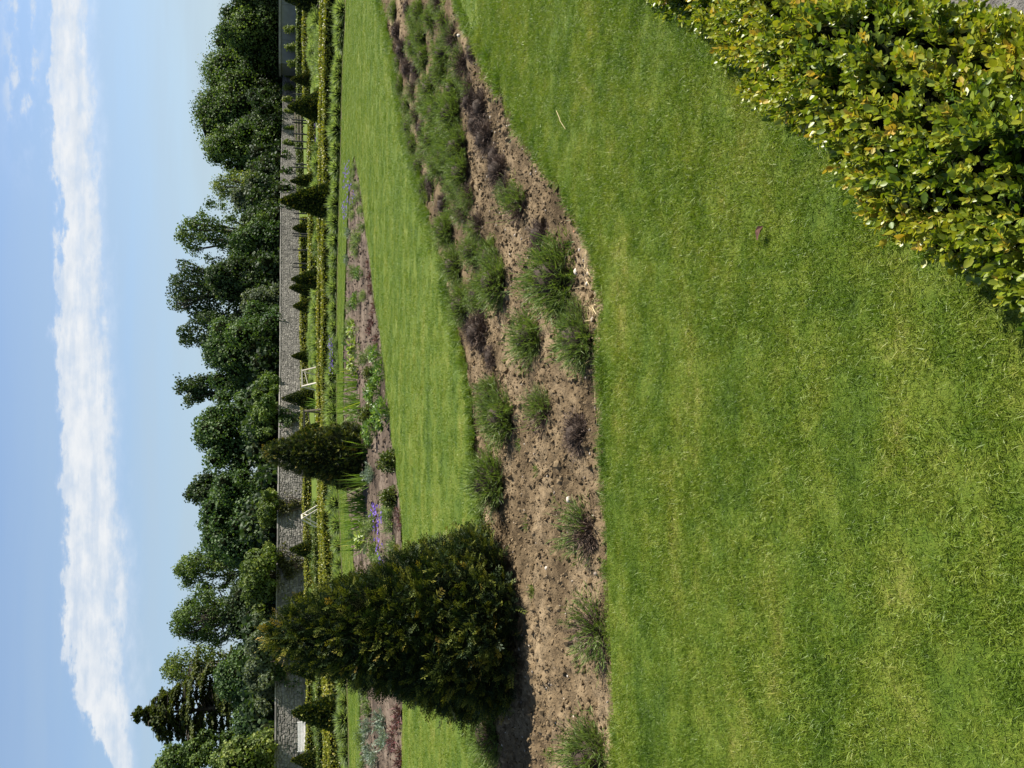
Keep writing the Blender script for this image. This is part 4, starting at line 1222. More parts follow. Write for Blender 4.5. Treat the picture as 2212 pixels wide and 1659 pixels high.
cone('large dark yew cone standing in the near soil bed, by far the biggest', 577, 1124, 1336, 398, 14000, 0, expo=0.75, tipY=1368)
cone('flame-shaped clipped yew in the far bed among the iris leaves', 566, 789, 986, 144, 8000, 1, expo=0.66, tipY=976)
cone('dark clipped yew cone near the pointed end of the far bed', 607, 727, 434, 78, 9000, 2, expo=0.74)
CONES = [(622, 694, 231, 64, 'broad yew cone in front of the trained wall shrubs'), (629, 675, 171, 34, 'small yew cone between the trained shrubs and the golden hedge'),
         (597, 689, -14, 88, 'yew cone cut off by the picture border before the grey building'), (627, 684, 391, 34, 'small yew cone hugging the dark clipped cone by the bed point'),
         (632, 667, 493, 31, 'small yew cone among the dark posts'), (630, 694, 603, 46, 'taller of two overlapping yew cones before the sunlit wall'),
         (625, 672, 621, 40, 'shorter rear one of two overlapping yew cones'), (633, 675, 661, 36, 'small yew cone next to the overlapping pair'),
         (630, 667, 769, 27, 'little yew cone standing alone before the sunlit wall'), (608, 680, 861, 48, 'yew cone beside the ridge-topped wooden frame'),
         (638, 711, 938, 62, 'yew cone half hidden behind the flame-shaped yew'), (626, 681, 1187, 43, 'small yew cone next to the end-on wooden frame'),
         (630, 676, 1291, 42, 'small yew cone near the tip of the large yew'), (613, 696, 1445, 50, 'yew cone peeping out behind the large yew'),
         (632, 747, 1540, 84, 'clipped yew cone partly hiding the cream bench'), (630, 694, 1642, 48, 'yew cone at the picture border past the cream bench')]
for a, b, c_, d, lb in CONES:
    cone(lb, a, b, c_, d, 4500 if d < 60 else 7000, 2, expo=0.82)

# ------------------------------------------------------------------ lavender in the near bed
def lavender_meshes(kind, seed):
    n_ = {'green': 420, 'half': 360, 'dead': 700}[kind]
    th = np.arccos(rng.uniform(0.16, 1, n_)); ph = rng.uniform(0, 6.28, n_)
    d = np.column_stack([np.sin(th) * np.cos(ph), np.sin(th) * np.sin(ph), np.cos(th)])
    a = rng.uniform(0, 6.28, n_); r = 0.05 * np.sqrt(rng.uniform(0, 1, n_))
    base = np.column_stack([r * np.cos(a), r * np.sin(a), np.full(n_, -0.035)])
    lump_ = 1 + 0.13 * np.sin(ph * 3 + seed) + 0.09 * np.sin(ph * 5 + 2 * seed)
    L = rng.uniform(0.19, 0.27, n_) * lump_
    tw = MB()
    if kind == 'dead':
        L = L * 0.85
        blades(tw, base, d, L, 0.0060, rng.uniform(-0.15, 0.25, n_), np.clip(rng.normal(0.34, 0.2, n_), 0, 1), segs=2, tipw=0.4, tgrad=0.35)
        m_ = n_ * 4
        i = rng.integers(0, n_, m_); f = rng.uniform(0.45, 1, m_)
        b2 = base[i] + d[i] * (L[i] * f)[:, None]
        blades(tw, b2, d[i] + rng.normal(0, 0.45, (m_, 3)), rng.uniform(0.03, 0.075, m_), 0.0045, 0.1, np.clip(rng.normal(0.48, 0.22, m_), 0, 1), segs=1, tipw=0.3)
        return tw.mesh('twigs', M['twig']), None
    blades(tw, base, d, L * 0.9, 0.0048, 0.05, np.clip(rng.normal(0.4, 0.18, n_), 0, 1), segs=2, tipw=0.5)
    if kind == 'half':
        m_ = n_ * 2
        i = rng.integers(0, n_, m_); f = rng.uniform(0.3, 0.9, m_)
        blades(tw, base[i] + d[i] * (L[i] * f)[:, None], d[i] + rng.normal(0, 0.5, (m_, 3)), rng.uniform(0.03, 0.07, m_), 0.0035, 0.1, np.clip(rng.normal(0.6, 0.2, m_), 0, 1), segs=1)
    lf = MB()
    per = 13 if kind == 'green' else 7
    m_ = n_ * per
    i = np.repeat(np.arange(n_), per)
    f = rng.uniform(0.30 if kind == 'green' else 0.55, 1.05, m_)
    if kind == 'half':
        keep = (np.sin(ph * 1.0 + seed) + 0.8 * np.cos(th) + rng.normal(0, 0.3, n_) > 0.35)[i]
        i, f = i[keep], f[keep]; m_ = len(i)
    p = base[i] + d[i] * (L[i] * f)[:, None]
    dd = d[i] * 0.9 + rng.normal(0, 0.42, (m_, 3)) + np.array((0, 0, 0.35))
    blades(lf, p, dd, rng.uniform(0.028, 0.058, m_), rng.uniform(0.0042, 0.0068, m_), rng.uniform(0, 0.2, m_), np.clip(rng.normal(0.42, 0.16, m_) + 0.22 * (f - 0.6), 0, 1), segs=1, tipw=0.25, tgrad=0.2)
    # erect young flower stalks with a bud
    k_ = 26 if kind == 'green' else 7
    i = rng.integers(0, n_, k_)
    b2 = base[i] + d[i] * (L[i] * 0.8)[:, None]
    up_ = d[i] * 0.35 + np.array((0, 0, 1.0)) + rng.normal(0, 0.1, (k_, 3))
    l2 = rng.uniform(0.08, 0.15, k_)
    blades(lf, b2, up_, l2, 0.0042, 0.0, 0.62, segs=1, tipw=0.9)
    blades(lf, b2 + unit(up_) * l2[:, None], up_, 0.022, 0.008, 0.0, 0.5, segs=1, tipw=0.6)
    return tw.mesh('twigs', M['twig']), lf.mesh('leaves', M['lavender'])
LAV = {k_: [lavender_meshes(k_, i * 1.7 + 0.4) for i in range(4)] for k_ in ('green', 'half', 'dead')}
LCORE = MB().add(lump(ICO2[0], 77, 0.16, 3) * np.array((0.12, 0.12, 0.13)) + (0, 0, 0.03), ICO2[1], 0.0).mesh('dark_core', M['twig'], True)  # added solid dome in the darkest twig tint fills the clump
PL = [  # X base, Y, width px, kind, row, stretch
    (1283, 1645, 128, 'green', 'a', 1.15), (1290, 1372, 138, 'half', 'f', 1.0), (1060, 1592, 112, 'green', 'b', 0.95),
    (1266, 1152, 116, 'half', 'f', 1.15), (1073, 1040, 118, 'green', 'k', 1.05), (1247, 938, 92, 'dead', 'f', 0.95), (1172, 893, 92, 'half', 'm', 1.05),
    (1092, 905, 105, 'green', 'k', 1.1), (1066, 860, 78, 'green', 'k', 1.15), (1256, 737, 118, 'green', 'f', 1.05), (1140, 731, 105, 'green', 'm', 1.0), (1037, 716, 92, 'dead', 'k', 1.05),
    (1062, 772, 54, 'dead', 'k', 0.8), (1206, 606, 152, 'green', 'f', 1.1), (1243, 673, 56, 'half', 'f', 1.0), (1080, 608, 104, 'green', 'm', 1.1), (1058, 548, 66, 'green', 'm', 1.0),
    (1168, 508, 76, 'dead', 'f', 1.0), (1124, 443, 72, 'half', 'f', 1.25), (1034, 486, 66, 'half', 'm', 1.1), (1012, 420, 54, 'half', 'm', 1.0), (968, 500, 72, 'green', 'k', 0.95),
    (984, 575, 74, 'green', 'k', 0.95), (1000, 655, 80, 'green', 'k', 0.95), (958, 440, 44, 'dead', 'k', 0.9), (1040, 228, 62, 'dead', 'f', 0.9), (1051, 294, 66, 'dead', 'f', 0.95),
    (1084, 368, 66, 'dead', 'f', 0.95), (1010, 182, 50, 'half', 'f', 0.9), (998, 132, 60, 'half', 'f', 1.1), (977, 76, 54, 'half', 'f', 1.1), (982, 190, 58, 'green', 'm', 1.1),
    (981, 246, 74, 'green', 'm', 1.15), (994, 318, 70, 'green', 'm', 1.1), (1000, 372, 64, 'green', 'm', 1.05), (946, 240, 66, 'green', 'k', 1.0), (912, 76, 42, 'green', 'm', 1.0), (914, 120, 44, 'green', 'm', 1.0),
    (928, 188, 52, 'green', 'k', 1.0), (934, 160, 34, 'dead', 'k', 0.9), (856, 64, 36, 'dead', 'k', 0.9), (870, 104, 38, 'dead', 'k', 0.9), (878, 144, 40, 'dead', 'k', 0.9), (890, 190, 42, 'half', 'k', 0.95),
    (897, 244, 42, 'half', 'k', 0.95), (908, 280, 42, 'dead', 'k', 0.9), (918, 326, 44, 'half', 'k', 0.9), (930, 388, 44, 'dead', 'k', 0.9), (940, 300, 60, 'green', 'k', 1.0), (952, 350, 60, 'green', 'k', 1.0),
    (876, 14, 34, 'dead', 'k', 0.9), (906, 22, 40, 'green', 'm', 1.0), (932, 36, 46, 'green', 'm', 1.0), (956, 42, 44, 'half', 'f', 0.9), (942, 4, 40, 'half', 'f', 0.95),
    (1026, 262, 50, 'dead', 'f', 0.8), (1066, 332, 50, 'dead', 'f', 0.85), (1012, 214, 48, 'dead', 'f', 0.85), (1096, 405, 52, 'half', 'f', 0.9), (1020, 105, 44, 'dead', 'f', 0.7), (960, 110, 56, 'green', 'm', 1.0), (956, 150, 50, 'green', 'm', 1.0), (960, 282, 56, 'green', 'm', 1.0), (966, 330, 56, 'green', 'm', 1.0), (975, 395, 50, 'green', 'm', 0.9), (890, 40, 40, 'green', 'k', 0.9), (895, 95, 40, 'green', 'k', 0.9), (900, 145, 44, 'dead', 'k', 0.9), (918, 218, 46, 'green', 'k', 0.9), (1000, 450, 56, 'half', 'm', 0.9), (1020, 540, 60, 'green', 'k', 1.0), (1032, 640, 64, 'green', 'k', 0.9), (850, 20, 34, 'green', 'k', 0.8), (858, 130, 34, 'green', 'k', 0.8), (866, 183, 36, 'green', 'k', 0.8), (874, 225, 36, 'green', 'k', 0.8), (882, 268, 38, 'green', 'k', 0.8), (892, 310, 38, 'green', 'k', 0.8), (904, 352, 40, 'green', 'k', 0.8), (918, 405, 42, 'green', 'k', 0.8)]
KW = {'green': 'bushy green', 'half': 'half-bare brown and green', 'dead': 'dead brown twiggy'}
RW = {'f': 'front row', 'm': 'middle row', 'k': 'back row'}
cnt = {}
for X, Y, wpx, kind, row, st in sorted(PL, key=lambda p: -p[1]):
    key = (row, kind)
    cnt[key] = cnt.get(key, 0) + 1
    if row == 'a':
        lb = 'bushy green lavender clump cut by the picture border at the lawn edge'
    elif row == 'b':
        lb = 'bushy green lavender clump half hidden behind the large dark yew'
    else:
        lb = f'{KW[kind]} lavender, {nth(cnt[key] - 1)} such from the large yew in the {RW[row]}'
    g = gp(X, Y)
    g[1] += 0.06
    wd = wpx / FPX * g[1] / ray(X, Y)[1]
    s = wd / 0.44 * (1.15 if Y > 450 else 1.30)
    g[2] = float(z1(g[0], g[1])) + 0.02 * s
    t = thing('lavender', lb, 'lavender', tuple(g), random.uniform(0, 6.28), 'lavender plants in the near bed', (s, s, s * st * random.uniform(0.8, 0.98)))
    tw, lf = random.choice(LAV[kind])
    link('twigs', tw, t)
    if lf: link('leaves', lf, t)
    if kind != 'half': link('dark_core', LCORE, t)

# weeds and scattered seedlings on the soil
# ------------------------------------------------------------------ plants of the far bed
def iris_mesh():
    mb = MB()
    n_ = 26
    a = rng.uniform(0, 6.28, n_); r = 0.12 * np.sqrt(rng.uniform(0, 1, n_))
    b = np.column_stack([r * np.cos(a) * 1.4, r * np.sin(a), np.full(n_, -0.03)])
    d = np.column_stack([rng.normal(0, 0.26, n_), rng.normal(0, 0.2, n_), np.ones(n_)])
    blades(mb, b, d, rng.uniform(0.32, 0.62, n_), rng.uniform(0.022, 0.034, n_), rng.uniform(0, 0.12, n_), np.clip(rng.normal(0.5, 0.2, n_), 0, 1), segs=3, tipw=0.05, tgrad=0.2)
    return mb.mesh('leaves', M['iris'])
def clump_mesh(mat, n_, L0, L1, wr, up_, rad):
    """whorls of broad leaves on short stalks"""
    mb = MB()
    a = rng.uniform(0, 6.28, n_); r = rad * np.sqrt(rng.uniform(0.02, 1, n_))
    z = 0.28 * (1 - (r / rad) ** 2 * 0.6) * rng.uniform(0.55, 1.0, n_)
    P = np.column_stack([r * np.cos(a), r * np.sin(a), z])
    d = np.column_stack([np.cos(a), np.sin(a), np.full(n_, up_)]) + rng.normal(0, 0.35, (n_, 3))
    tpl = (OVAL[0] * np.array((wr, 1, 1)), OVAL[1], OVAL[2])
    mb.stamp(tpl, P, frames(d, np.array((0, 0, 1.0)) + rng.normal(0, 0.35, (n_, 3))), rng.uniform(L0, L1, n_), np.clip(rng.normal(0.5, 0.2, n_), 0, 1))
    s = rng.integers(0, n_, n_ // 4)
    blades(mb, P[s] * np.array((0.2, 0.2, 0)) - (0, 0, 0.02), P[s] - P[s] * np.array((0.2, 0.2, 0)), np.linalg.norm(P[s], axis=1) * 0.95, 0.008, 0, 0.3, segs=1, tipw=0.7)
    return mb.mesh('leaves', mat)
def tuft_mesh(mat, n_, L0, L1, wd, spread):
    mb = MB()
    a = rng.uniform(0, 6.28, n_); r = 0.1 * np.sqrt(rng.uniform(0, 1, n_))
    b = np.column_stack([r * np.cos(a), r * np.sin(a), np.full(n_, -0.02)])
    d = np.column_stack([rng.normal(0, spread, n_), rng.normal(0, spread, n_), np.ones(n_)])
    L = rng.uniform(L0, L1, n_)
    blades(mb, b, d, L, wd * 0.5, 0.15, 0.3, segs=2, tipw=0.5)
    m_ = n_ * 7
    i = rng.integers(0, n_, m_); f = rng.uniform(0.35, 1, m_)
    p = b[i] + unit(d)[i] * (L[i] * f)[:, None]; p[:, 2] -= 0.15 * L[i] * f * f
    blades(mb, p, unit(d)[i] + rng.normal(0, 0.8, (m_, 3)), rng.uniform(0.04, 0.1, m_), wd, 0.1, np.clip(rng.normal(0.5, 0.22, m_), 0, 1), segs=1, tipw=0.2)
    return mb.mesh('leaves', mat)
def petals_mesh():
    mb = MB()
    n_ = 15
    c0 = np.column_stack([rng.normal(0, 0.12, n_), rng.normal(0, 0.12, n_), rng.uniform(0.2, 0.36, n_)])
    for k_ in range(5):
        a = k_ * 1.2566
        d = np.column_stack([np.full(n_, math.cos(a)), np.full(n_, math.sin(a)), np.full(n_, 0.35)]) + rng.normal(0, 0.2, (n_, 3))
        mb.stamp(LEAF4, c0, frames(d, np.array((0, 0, 1.0)) + rng.normal(0, 0.3, (n_, 3))), rng.uniform(0.026, 0.042, n_), rng.uniform(0.1, 0.9, n_))
    return mb.mesh('flowers', M['purple'])
def ball_mesh():
    mb = MB()
    n_ = 900
    u = rand_dir(n_); u[:, 2] = np.abs(u[:, 2]) * 1.15 - 0.15
    p = u * np.array((0.2, 0.2, 0.24)) * rng.uniform(0.78, 1.16, n_)[:, None] * (1 + 0.14 * np.sin(u @ np.array((5, 3, 7.0))))[:, None] + (0, 0, 0.04)
    mb.stamp(LEAF4, p, frames(unit(u + rng.normal(0, 0.6, (n_, 3)))), rng.uniform(0.025, 0.045, n_), np.clip(rng.normal(0.45, 0.2, n_), 0, 1))
    return mb.mesh('leaves', M['boxgreen'])
IM = [iris_mesh() for _ in range(4)]
HM = [clump_mesh(M['hellebore'], 260, 0.045, 0.085, 0.7, 0.6, 0.23) for _ in range(3)]
PM = [clump_mesh(M['paleleaf'], 70, 0.08, 0.15, 0.8, 0.7, 0.17) for _ in range(2)]
GM = [tuft_mesh(M['mound'], 60, 0.1, 0.28, 0.012, 0.6) for _ in range(3)]
LM = [tuft_mesh(M['lavender'], 60, 0.14, 0.34, 0.014, 0.5) for _ in range(3)]
SM = [tuft_mesh(M['silver'], 55, 0.14, 0.3, 0.018, 0.5) for _ in range(2)]
RM = [tuft_mesh(M['redleaf'], 34, 0.05, 0.15, 0.014, 1.0) for _ in range(2)]
FM = [petals_mesh() for _ in range(3)]
BM = [ball_mesh() for _ in range(2)]
BC = MB().add(lump(ICO1[0], 5, 0.1) * np.array((0.17, 0.17, 0.2)) + (0, 0, 0.04), ICO1[1]).mesh('dark_core', M['core'], True)  # near-black ball, inner shade put into its colour

def plant2(name, label, cat, X, Y, s, parts, group, dz=0.0):
    g = gp(X, Y)
    ins = bool(inside(BED2, np.array(g[0]), np.array(g[1])))
    g[2] = (float(z2(g[0], g[1])) + 0.01 if ins else 0.0) + dz
    t = thing(name, label, cat, tuple(g), random.uniform(0, 6.28), group, (s, s, s * random.uniform(0.92, 1.08)))
    for nm, me in parts:
        link(nm, me, t)
    return t
IR = [(788, 976, 1.0), (792, 1037, 1.1), (782, 1078, 1.05), (783, 1100, 1.1), (780, 1122, 1.15), (777, 1174, 1.1), (773, 868, 1.05), (768, 890, 1.1), (769, 812, 1.1), (767, 830, 1.0), (775, 880, 0.9), (684, 872, 1.2), (672, 858, 1.0), (786, 1090, 0.9), (779, 1135, 0.9)]
for i, (X, Y, s) in enumerate(sorted(IR, key=lambda q_: q_[1])):
    plant2('iris', f'tall sword-leaved iris clump, {nth(i)} counted from the pointed end of the far bed', 'iris', X, Y, s * 1.22, [('leaves', random.choice(IM))], 'iris clumps of the far bed')
HE = [(838, 895, 1.35), (809, 932, 1.2), (819, 768, 1.0), (829, 808, 1.1), (817, 848, 1.15), (775, 650, 1.0), (780, 590, 0.8), (832, 880, 0.9)]
for i, (X, Y, s) in enumerate(sorted(HE, key=lambda q_: q_[1])):
    plant2('hellebore', f'bright green broad-leaved clump, {nth(i)} counted from the pointed end of the far bed', 'plant', X, Y, s * 0.85, [('leaves', random.choice(HM))], 'bright green clumps of the far bed')
PA = [(772, 711, 1.0), (775, 748, 1.1), (770, 782, 1.0), (796, 1161, 1.2)]
for (X, Y, s), wh in zip(PA, ('nearest the pointed end of the far bed', 'second from the pointed end of the far bed', 'before the purple flowers of the far strip', 'beyond the iris leaves near the purple flowers')):
    plant2('pale_plant', 'plant with large pale yellow green leaves, ' + wh, 'plant', X, Y, s, [('leaves', random.choice(PM))], 'pale-leaved plants of the far bed')
BB = [(803, 896, 1.25, 'between hellebore clumps beside the flame-shaped yew'), (852, 996, 1.0, 'at the lawn edge in front of the flame-shaped yew'), (852, 1074, 0.9, 'at the lawn edge beside purple flowers'),
      (799, 958, 0.6, 'tiny, at the foot of the flame-shaped yew'), (803, 807, 0.8, 'in the middle of the far bed before the iris'), (810, 827, 0.8, 'next to the bright clump before the iris')]
for X, Y, s, wh in BB:
    plant2('box_ball', 'small rounded box bush ' + wh, 'bush', X, Y, s * 0.8, [('leaves', random.choice(BM)), ('dark_core', BC)], 'small box bushes of the far bed')
GE = [(765, 362, 0.75), (763, 380, 0.8), (772, 404, 0.8), (768, 434, 0.85), (763, 465, 0.85), (758, 398, 0.8), (759, 448, 0.8), (846, 1098, 0.95), (843, 1136, 0.85), (848, 1182, 0.9), (845, 1225, 0.8), (776, 425, 0.7), (838, 1107, 0.8)]
for i, (X, Y, s) in enumerate(sorted(GE, key=lambda q_: q_[1])):
    plant2('geranium', f'purple flowering clump, {nth(i)} counted from the pointed end of the far bed', 'flower', X, Y, s, [('leaves', random.choice(GM)), ('flowers', random.choice(FM))], 'purple flowers of the far bed')
GE2 = [(733, 735), (733, 752), (734, 768), (735, 786), (735, 798), (733, 745)]
for i, (X, Y) in enumerate(sorted(GE2, key=lambda q_: q_[1])):
    plant2('geranium', f'purple flowers at the far lawn strip behind the bed, {nth(i)} from the pointed bed end', 'flower', X - 3, Y, 0.85, [('leaves', random.choice(GM)), ('flowers', random.choice(FM))], 'purple flowers by the far strip')
for X, Y, wh in ((675, 681, 'beside the small yew cone pair'), (692, 150, 'in front of the small cone at the trained shrubs'), (691, 272, 'beside the broad cone'), (691, 300, 'by the golden hedge near the rails')):
    plant2('geranium', 'distant purple flowers ' + wh, 'flower', X, Y, 0.75, [('leaves', random.choice(GM)), ('flowers', random.choice(FM))], 'distant purple flowers')
SI = [(797, 1574, 1.0), (828, 1563, 1.1), (836, 1598, 1.0), (797, 1625, 1.0), (812, 1640, 0.9), (800, 1020, 0.9), (806, 1028, 0.8), (755, 500, 0.8), (752, 560, 0.8)]
for i, (X, Y, s) in enumerate(sorted(SI, key=lambda q_: q_[1])):
    plant2('silver_plant', f'silvery grey leafed tuft, {nth(i)} counted from the pointed end of the far bed', 'plant', X, Y, s, [('leaves', random.choice(SM))], 'silvery tufts of the far bed')
TU = [(790, 1500, 1.1), (792, 1470, 1.0), (796, 1530, 1.0), (776, 512, 1.1), (770, 525, 1.0), (768, 587, 1.0), (760, 660, 0.9), (756, 700, 1.0), (752, 725, 1.0), (765, 860, 0.8), (806, 1125, 1.0), (800, 1140, 1.0), (842, 1112, 0.8), (812, 1190, 1.0), (818, 1210, 1.0), (801, 760, 0.8), (789, 775, 0.9), (800, 850, 0.8), (782, 455, 0.8), (785, 490, 0.7), (770, 545, 0.9), (786, 640, 0.8), (760, 1160, 0.9), (760, 905, 0.9), (783, 1600, 1.0), (786, 1650, 1.0), (778, 1585, 0.9), (788, 420, 0.6), (786, 380, 0.5)]
TU = [q_ for q_ in TU if q_[0] < 786 or q_[1] > 430]
for i, (X, Y, s) in enumerate(sorted(TU, key=lambda q_: q_[1])):
    plant2('leafy_plant', f'small loose green leafy plant, {nth(i)} counted from the pointed end of the far bed', 'plant', X, Y, s, [('leaves', random.choice(LM if i % 2 else GM))], 'small green plants of the far bed')
RE = [(860, 1545, 1.3), (846, 1596, 1.2), (862, 1640, 1.2), (855, 1570, 1.0), (800, 627, 0.9), (806, 664, 0.9), (803, 690, 1.0), (797, 712, 1.0), (812, 735, 0.9), (799, 600, 0.8), (858, 1112, 0.8), (864, 1128, 0.7), (792, 570, 0.7)]
for i, (X, Y, s) in enumerate(sorted(RE, key=lambda q_: q_[1])):
    plant2('red_plant', f'low dark red leafed plant, {nth(i)} counted from the pointed end of the far bed', 'plant', X, Y, s, [('leaves', random.choice(RM))], 'low red plants of the far bed')
# green planting between the far hedges
FP = []
FROW = ((688, 20, 200, 13, 'in the strip before the broad yew cone'), (676, 20, 150, 14, 'in the strip before the grey building'), (687, 630, 800, 14, 'in the strip before the lone little yew cone'), (687, 1090, 1420, 18, 'in the strip behind the end-on wooden frame'),
        (676, 690, 860, 16, 'in the strip along the sunlit wall'), (689, 320, 560, 20, 'in the strip before the dark posts'), (690, 1480, 1600, 16, 'in the strip before the cream bench'), (703, 180, 40, 12, 'between the two parallel golden hedges'))
for X0, Y0, Y1, st, wh in FROW:
    y_ = min(Y0, Y1)
    while y_ < max(Y0, Y1):
        FP.append((X0 + random.uniform(-2, 2), y_, wh)); y_ += st * random.uniform(0.7, 1.3)
for i, (X, Y, wh) in enumerate(sorted(FP, key=lambda q_: q_[1])):
    g = gp(X, Y)
    t = thing('border_plant', 'small green border plant ' + wh, 'plant', tuple(g), random.uniform(0, 6.28), 'far border plants between the hedges', random.uniform(1.2, 2.0))
    link('leaves', random.choice(GM + LM + mm), t)
# soil strips between the far hedges
for (xa, xb, ya, yb) in ((687.5, 690.5, 10, 330), (675, 677.5, 0, 240), (686, 688, 630, 820), (689, 691, 1080, 1440)):
    a, b, c_, d = gp(xb, ya), gp(xb, yb), gp(xa, yb), gp(xa, ya)
    q_ = MB().add([(p[0], p[1], 0.005) for p in (b, a, d, c_)], [(0, 1, 2, 3)])
    tag(q_.obj('bed_soil', M['soil_dark']), 'narrow soil strip between far hedges', 'soil', kind='structure')

# ------------------------------------------------------------------ wooden frames, posts, rails, bench
def aframe(label, Xr, Xb, Y, length, rz, spread, mat, dark=False):
    g = gp(Xb, Y)
    h = at(Xr, Y, g[1])[2]
    t = thing('wooden_frame', label, 'frame', (g[0], g[1], 0), rz, group='wooden A-frames for climbers')
    L = length / 2
    mb = MB(); bar(mb, (-L - 0.06, 0, h), (L + 0.06, 0, h), 0.075, 0.075); mb.obj('ridge_pole', mat, t)
    for sx_ in (-1, 1):
        for sy_ in (-1, 1):
            mb = MB(); bar(mb, (sx_ * L, sy_ * spread, -0.03), (sx_ * L, 0.03 * sy_, h - 0.02), 0.06, 0.06, random.random()); mb.obj('leg', mat, t)
        mb = MB(); bar(mb, (sx_ * L + 0.036, -spread * 0.42, h * 0.55), (sx_ * L + 0.036, spread * 0.42, h * 0.55), 0.045, 0.03); mb.obj('crossbar', mat, t)
    mb = MB(); bar(mb, (-L, -spread * 0.3, h * 0.68), (L, -spread * 0.12, h * 0.86), 0.04, 0.03); mb.obj('brace', mat, t)
    return t
aframe('pale wooden frame showing its ridge pole and splayed legs beside a yew cone', 652, 692, 818, 0.85, 0.45, 0.55, M['wood'])
aframe('pale wooden frame seen end-on as an upside-down V before the shaded wall', 652, 694, 1116, 0.7, 1.45, 0.58, M['wood'])
aframe('dull wooden frame half hidden behind the flame-shaped yew', 657, 706, 908, 0.8, 0.25, 0.42, M['brownwood'])

PO = [(631, 654, 205), (632, 656, 261), (632, 656, 267), (632, 657, 291), (630, 655, 307), (634, 658, 322), (634, 656, 356), (631, 654, 363), (631, 652, 384), (635, 656, 462), (632, 654, 474), (632, 656, 506), (634, 657, 511), (633, 656, 541), (634, 655, 570), (633, 655, 578)]
for i, (a, b, Y) in enumerate(PO):
    g = gp(b + 12, Y); h = at(a, Y, g[1])[2]
    mb = MB(); tube(mb, [(0, 0, -0.1), (0, 0, h - 0.05), (0, 0, h)], [0.055, 0.05, 0.035], 6)
    box(mb, (0, 0, h + 0.01), (0.10, 0.10, 0.03))
    o = mb.obj('garden_post', M['post'], loc=tuple(g))
    tag(o, f'thin dark upright post before the wall, {nth(i)} from the grey building', 'post', 'dark posts before the wall')
ga, gb_ = gp(657, 240), gp(658, 306)
t = thing('rail_fence', 'brown wooden rail fence under the trained shrubs beside the broad yew cone', 'fence', (ga[0], ga[1], 0))
dv = gb_ - ga
hr = at(637, 270, ga[1])[2]
for k_ in range(5):
    p = dv * k_ / 4
    mb = MB(); bar(mb, (p[0], p[1], -0.05), (p[0], p[1], hr + 0.08), 0.12, 0.12); mb.obj('post', M['brownwood'], t)
for zz in (hr, hr * 0.72, hr * 0.42):
    mb = MB(); bar(mb, (0, -0.08, zz), (dv[0], dv[1] - 0.08, zz), 0.05, 0.13); mb.obj('rail', M['brownwood'], t)

g = gp(676, 1588)
bn = thing('garden_bench', 'cream painted slatted bench against the wall beside a clipped yew', 'bench', (g[0], g[1], 0), R_(24))
W_ = 1.75
for i in range(5):
    mb = MB(); box(mb, (0, 0.22 + 0.02 * i, 0.52 + i * 0.095), (W_, 0.025, 0.075)); mb.obj('back_slat', M['paint'], bn)
for i in range(5):
    mb = MB(); box(mb, (0, -0.22 + 0.1 * i, 0.44), (W_, 0.08, 0.025)); mb.obj('seat_slat', M['paint'], bn)
for sx_ in (-1, 1):
    mb = MB(); bar(mb, (sx_ * W_ / 2, 0.22, 0), (sx_ * W_ / 2, 0.34, 0.98), 0.06, 0.06); mb.obj('leg', M['paint'], bn)
    mb = MB(); bar(mb, (sx_ * W_ / 2, -0.24, 0), (sx_ * W_ / 2, -0.24, 0.66), 0.06, 0.06); mb.obj('leg', M['paint'], bn)
    mb = MB(); bar(mb, (sx_ * W_ / 2, -0.28, 0.68), (sx_ * W_ / 2, 0.3, 0.68), 0.07, 0.035); mb.obj('armrest', M['paint'], bn)

# ------------------------------------------------------------------ stones and litter on the near bed
def stone_obj(label, X, Y, r, flat, mat, tint, cat='stone', group=None, name='stone', sub=ICO2, zf=z1):
    g = gp(X, Y)
    V = lump(sub[0], int(X * 7 + Y), 0.16, 1.6) * np.array((1, random.uniform(0.62, 0.85), flat)) * r
    a = random.uniform(0, 3.14)
    V = V @ np.array([(math.cos(a), math.sin(a), 0), (-math.sin(a), math.cos(a), 0), (0, 0, 1)])
    o = MB().add(V, sub[1], tint).obj(name, mat, smooth=True, loc=(g[0], g[1], float(zf(g[0], g[1])) + r * flat * 0.45))
    return tag(o, label, cat, group)
NS = [(1231, 586, 0.026, 0.75, 0.95, 'large cream rounded stone beside the biggest green lavender'), (1257, 590, 0.014, 0.6, 0.6, 'grey stone just past the large cream stone'), (1250, 612, 0.016, 0.55, 0.85, 'flat pale stone among the straw near the large cream stone'),
      (1218, 1080, 0.022, 0.7, 0.9, 'pale upright stone on bare soil between dead clump and yew'), (1248, 1112, 0.017, 0.6, 1.0, 'white stone at the foot of the half-bare clump before the yew'), (1113, 290, 0.022, 0.9, 0.3, 'dark squarish stone at the lawn edge by the dead clumps'),
      (1092, 271, 0.016, 1.1, 0.35, 'dark upright stone close to the dark squarish one'), (985, 76, 0.028, 0.8, 0.9, 'pale round stone near the picture border between lavender and lawn'), (1049, 253, 0.016, 0.6, 0.85, 'small pale stone beside dead lavender and twig'),
      (1275, 1240, 0.020, 0.8, 0.35, 'brown stone at the shadow of the half-bare clump'), (1230, 475, 0.014, 0.5, 0.8, 'pale stone near the lawn bend below a dead clump'), (1243, 540, 0.013, 0.6, 0.6, 'oval grey brown stone along the bed edge'),
      (1265, 690, 0.016, 0.5, 0.9, 'flat white stone in the straw behind the front green clump'), (1284, 690, 0.015, 0.6, 0.6, 'grey stone at the very lawn edge in the straw'), (1173, 1228, 0.017, 0.7, 0.8, 'tan stone in the soil right before the large yew')]
for X, Y, r, fl, ti, lb in NS:
    stone_obj(lb, X, Y, r, fl, M['stone'], ti)
